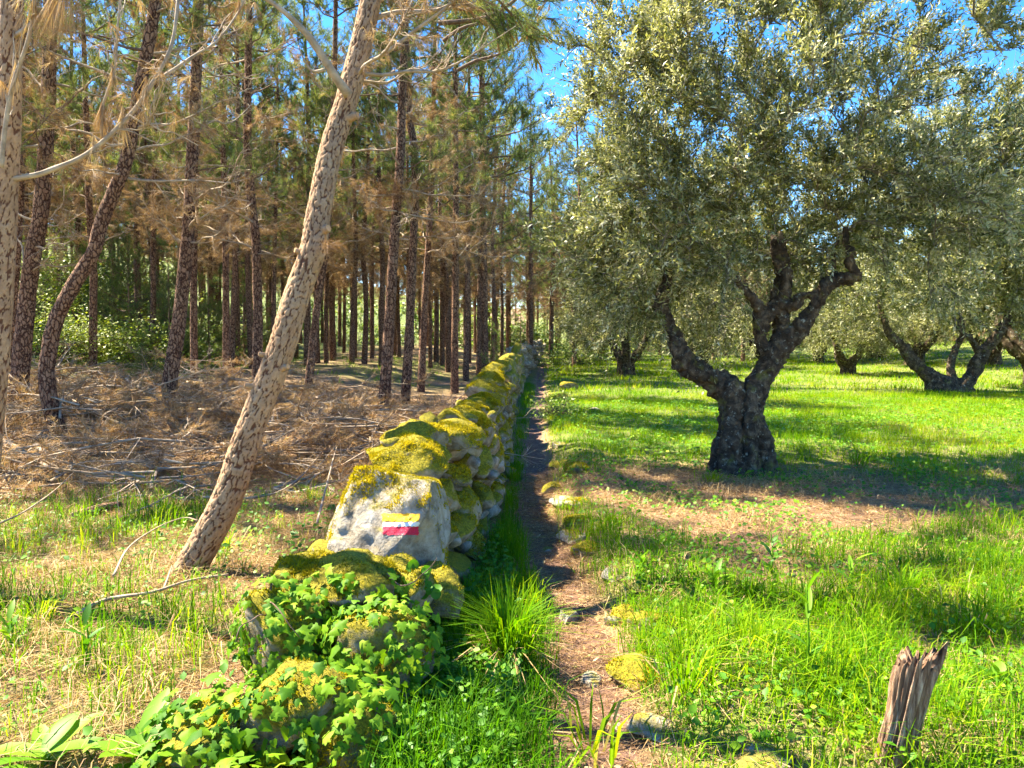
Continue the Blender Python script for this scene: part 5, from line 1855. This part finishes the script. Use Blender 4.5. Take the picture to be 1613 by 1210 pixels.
# pennywort on the wall beside the boulder
def pennywort():
    c = np.array([-.42, 3.62, .40])
    t = thing('pennywort', 'round-leaved wall pennywort beside the ivy under the boulder', 'plant', c)
    r = rng(3)
    a = np.arange(14) / 14 * 6.283
    V = np.vstack([[0, 0, -.16], np.column_stack([np.cos(a) * .5 * (1 + .05 * np.cos(7 * a)), np.sin(a) * .5 * (1 + .05 * np.cos(7 * a)), .03 * np.cos(7 * a)])])
    F = np.array([[0, 1 + i, 1 + (i + 1) % 14] for i in range(14)])
    me = new_mesh('leaf', V, F, {'tint': np.full(15, .42)}, True, M['herb'])
    for i in range(13):
        p = np.array([r.uniform(-.07, .07), -.02 - .06 * r.random(), r.uniform(-.10, .10)])
        nrm = unit(np.array([.1, -.75, .5]) + r.normal(size=3) * .25)
        o = add('leaf', me, t)
        s = r.uniform(.030, .058)
        o.matrix_local = Matrix.Translation(Vector(p)) @ Vector(nrm).to_track_quat('Z', 'Y').to_matrix().to_4x4() @ Matrix.Scale(s, 4)
pennywort()

# little ferns at the wall foot
def fern(px, py, seed, label, L=.22):
    p = gnd(px, py)
    t = thing('fern', label, 'fern', p, 'ferns at the wall foot')
    r = rng(seed)
    for f in range(5):
        G = Geo()
        n = 16
        for i in range(n):
            s = (i + 1) / n
            l = L * .22 * math.sin(math.pi * (.15 + .8 * s)) + .004
            for sd in (-1, 1):
                b = np.array([0, s * L, L * .5 * s - L * .35 * s * s])
                e = b + np.array([sd * l, l * .45, -.1 * l])
                q = np.array([0, L / n * .42, 0])
                G.put(np.array([b - q * .5, e, b + q]), np.array([[0, 1, 2]]), tint=.45)
        o = add('frond', G.mesh('frond', M['herb']), t)
        o['kind'] = 'stuff'
        o.matrix_local = Matrix.Rotation(r.uniform(-2.2, .6), 4, 'Z') @ Matrix.Rotation(.4, 4, 'X')
fern(672, 1110, 1, 'small green fern at the wall foot beside the ivy')
fern(690, 1075, 2, 'second fern just above the first at the wall foot', .18)

# ------------------------------------------------------------------ shrubs of the bank behind the wood
def shrub(px, Y, rx, rz, n, leaf, label, seed, tint=(.5, .2), dz=0.0, mat='bramble', group='brambles and shrubs behind the wood'):
    p = at(px, 560, Y)
    z = float(height(p[0], p[1])) + dz
    r = rng(seed)
    t = thing('shrub', label, 'shrub', (p[0], p[1], z), group)
    W, G = Geo(), Geo()
    k = n // 22
    d = rand_dirs(r, k)
    d[:, 2] = np.abs(d[:, 2])
    q = d * (r.random(k) ** .3)[:, None] * np.array([rx, rx * .8, rz]) * (1 + .25 * vnoise(d * 2.5, seed))[:, None]
    for e in q[:: 3]:
        P = spline(np.array([[e[0] * .2, e[1] * .2, -.1], e * .55 + [0, 0, .1], e]), 6)
        W.put(*tube(P, np.linspace(.014, .004, 6), 4, cap=False))
    b = np.repeat(q, 22, 0) + r.normal(size=(k * 22, 3)) * .16
    flat_leaves(G, b, leaf, seed + 1, LEAF4, [np.array([[0, 1, 2, 3]])], tint, .9, .75, (-.05, .05))
    add('stems', W.mesh('stems', M['twig'], True), t)['kind'] = 'stuff'
    add('foliage', G.mesh('foliage', mat and M[mat]), t)['kind'] = 'stuff'
for i, a in enumerate([(70, 19, 1.7, 1.3, 4200, .075, 'sunlit yellow-green bramble behind the red-brown pine'), (135, 20, 1.6, 1.0, 3600, .075, 'bright bramble low behind the S-bent pine'),
                       (200, 21, 1.6, 1.1, 3600, .075, 'bramble left of the slim upright pine'), (45, 25, 2.6, 2.8, 5200, .10, 'tall yellow-green shrub on the bank at the left'),
                       (170, 28, 2.8, 2.8, 5200, .10, 'tall dark green shrub behind the S-bent pine'), (275, 25, 1.8, 1.3, 3600, .08, 'green bramble behind the tilted dark pine'),
                       (370, 28, 2.0, 1.6, 3600, .09, 'dark green bramble behind the close pair of slim stems'), (110, 33, 3.2, 4.2, 5200, .13, 'high leafy shrub topping the bank'),
                       (-10, 22, 2.4, 2.6, 4800, .09, 'green shrub at the left edge of the wood'), (240, 35, 3.2, 3.6, 5200, .13, 'high pale shrub behind the young pines')]):
    shrub(*a, 500 + i, (.45 if 'dark' in a[6] else .78, .2))  # paler leaf tint paints in sunlight that the shaded bank lacks
for i, a in enumerate([(900, 36, 1.6, 1.0, 3000, .10, 'green bush at the far end of the footpath'), (960, 40, 2.2, 1.4, 3400, .11, 'light green bush behind the far path end'), (835, 52, 2.6, 2.2, 3800, .16, 'green bush closing the far end of the footpath'), (790, 58, 4.0, 3.8, 4600, .22, 'dark bush in the wood past the wall end'), (700, 62, 6.0, 4.6, 5600, .24, 'long dark bush at the back of the wood'), (560, 60, 7.0, 4.6, 5600, .24, 'long green bush at the back of the wood behind the leaning pine'), (420, 58, 7.0, 5.0, 5600, .24, 'tall dark bush at the back of the wood behind the tall straight pine'),
                       (880, 14.5, .45, .35, 1100, .05, 'low leafy bush beside the far path'), (1480, 46, 6, 1.5, 5200, .14, 'dry reddish scrub behind the three-armed olive'),
                       (1590, 44, 5, 1.8, 5200, .14, 'dry reddish scrub at the right edge'), (1150, 55, 6, 3.5, 5200, .18, 'dark hedge bush far behind the nearest olive'),
                       (1320, 58, 6, 3.5, 5200, .18, 'dark hedge bush far behind the small olives'), (1000, 58, 6, 3.5, 5200, .18, 'dark hedge bush right of the far path end')]):
    shrub(*a, 540 + i, (.5, .2), 0.0, 'dry_grass' if 'scrub' in a[6] else 'bramble', 'bushes at the far end of the grove')



# live boughs of the leaning pine's own crown that reach right across the gap of sky
for i, (px, py, Y, az, pit, k, sc) in enumerate([(690, 30, 6.6, .15, .15, 2, .80), (720, 110, 7.0, .1, .35, 4, .66), (670, -20, 6.2, -.1, .05, 1, .85), (735, 20, 7.4, .3, .4, 5, .9),
                                                 (700, 70, 7.6, -.2, .3, 3, .85), (640, 20, 6.0, .4, .3, 0, .9), (760, 60, 8.0, .0, .7, 2, .55), (650, -40, 5.8, .2, -.1, 4, .7)]):
    b = add('branch', MESH_L[k][0], lean)
    b.matrix_local = tmat(at(px, py, Y) - np.array(lean.location), az, pit, sc, i * .7)
    add('needles', MESH_L[k][1], b)
    if MESH_L[k][2] is not None: add('candles', MESH_L[k][2], b)['kind'] = 'stuff'

# bare limbs of the pine at the left edge, hung with dead needles
def traced_limb(owner, pix, Ys, r0, r1, bunch=(), seed=0, mat='dead_wood'):
    c = np.array(owner.location)
    pts = np.array([at(a, b, y) for (a, b), y in zip(pix, np.linspace(Ys[0], Ys[1], len(pix)))]) - c
    P = spline(pts, 40)
    V, F = tube(P, np.linspace(r0, r1, 40), 8, lambda th, l, rr: rr * .2 * fbm(np.stack([np.cos(th), np.sin(th), l * 14], -1), 3, seed))
    o = add('branch', new_mesh('branch', V, F, None, True, M[mat]), owner)
    r = rng(seed)
    W = Geo()
    tips = []
    for q in range(9):
        j = int(r.integers(10, 38))
        T = unit(P[min(j + 2, 39)] - P[j - 1])
        d = unit(T * .6 + rand_dirs(r, 1)[0] * .8 + np.array([0, 0, .2]))
        L = r.uniform(.10, .34)
        Q = P[j] + d * L * np.linspace(0, 1, 7)[:, None] + np.array([0, 0, r.normal() * .3]) * L * np.linspace(0, 1, 7)[:, None] ** 2 + r.normal(size=(7, 3)) * .006
        W.put(*tube(Q, np.linspace(.005, .002, 7), 5, cap=False))
        tips.append(Q[-1])
    add('side_twigs', W.mesh('side_twigs', M[mat], True), o)['kind'] = 'stuff'
    G = Geo()
    for f, n, L, sp in bunch:
        j = min(39, int(f * 39))
        needles(G, P[j:j + 1], np.array([[0, 0, -1.0]]), n, L, .0030, .55, seed + j, (.6, .2), droop=1.1, run=.10)
    tips = np.array(tips)
    needles(G, tips[:5], rand_dirs(r, 5), 26, .13, .0030, .6, seed + 5, (.6, .2), droop=.9, run=.06)
    add('dry_needles', G.mesh('dry_needles', M['dry_needle']), o)['kind'] = 'stuff'
traced_limb(edge_pine, [(14, 283), (50, 277), (80, 268), (140, 241), (204, 182), (244, 124), (270, 72), (281, 0), (284, -40)], (4.45, 4.8), .017, .009, ((.30, 60, .18, .5), (.42, 90, .22, .5), (.55, 70, .24, .5)), 1)
traced_limb(edge_pine, [(238, 132), (270, 112), (305, 88), (340, 66), (375, 20), (392, -20)], (4.7, 5.0), .010, .005, ((.8, 60, .14, .7),), 2)
traced_limb(edge_pine, [(2, 264), (8, 200), (20, 134), (43, 67), (56, 0), (60, -40)], (4.3, 4.2), .013, .008, ((.5, 40, .2, .5), (.85, 110, .28, .35)), 3)
traced_limb(edge_pine, [(160, 215), (163, 165), (181, 110), (184, 60), (189, 0), (192, -30)], (4.6, 4.6), .008, .005, ((.15, 130, .2, .8), (.4, 60, .18, .6)), 4)
traced_limb(edge_pine, [(20, 60), (60, 30), (95, -10), (120, -60)], (4.4, 4.0), .014, .010, ((.6, 160, .34, .35), (.8, 160, .38, .35)), 5)
traced_limb(edge_pine, [(204, 182), (232, 196), (240, 180), (250, 205)], (4.6, 4.6), .006, .003, (), 6)
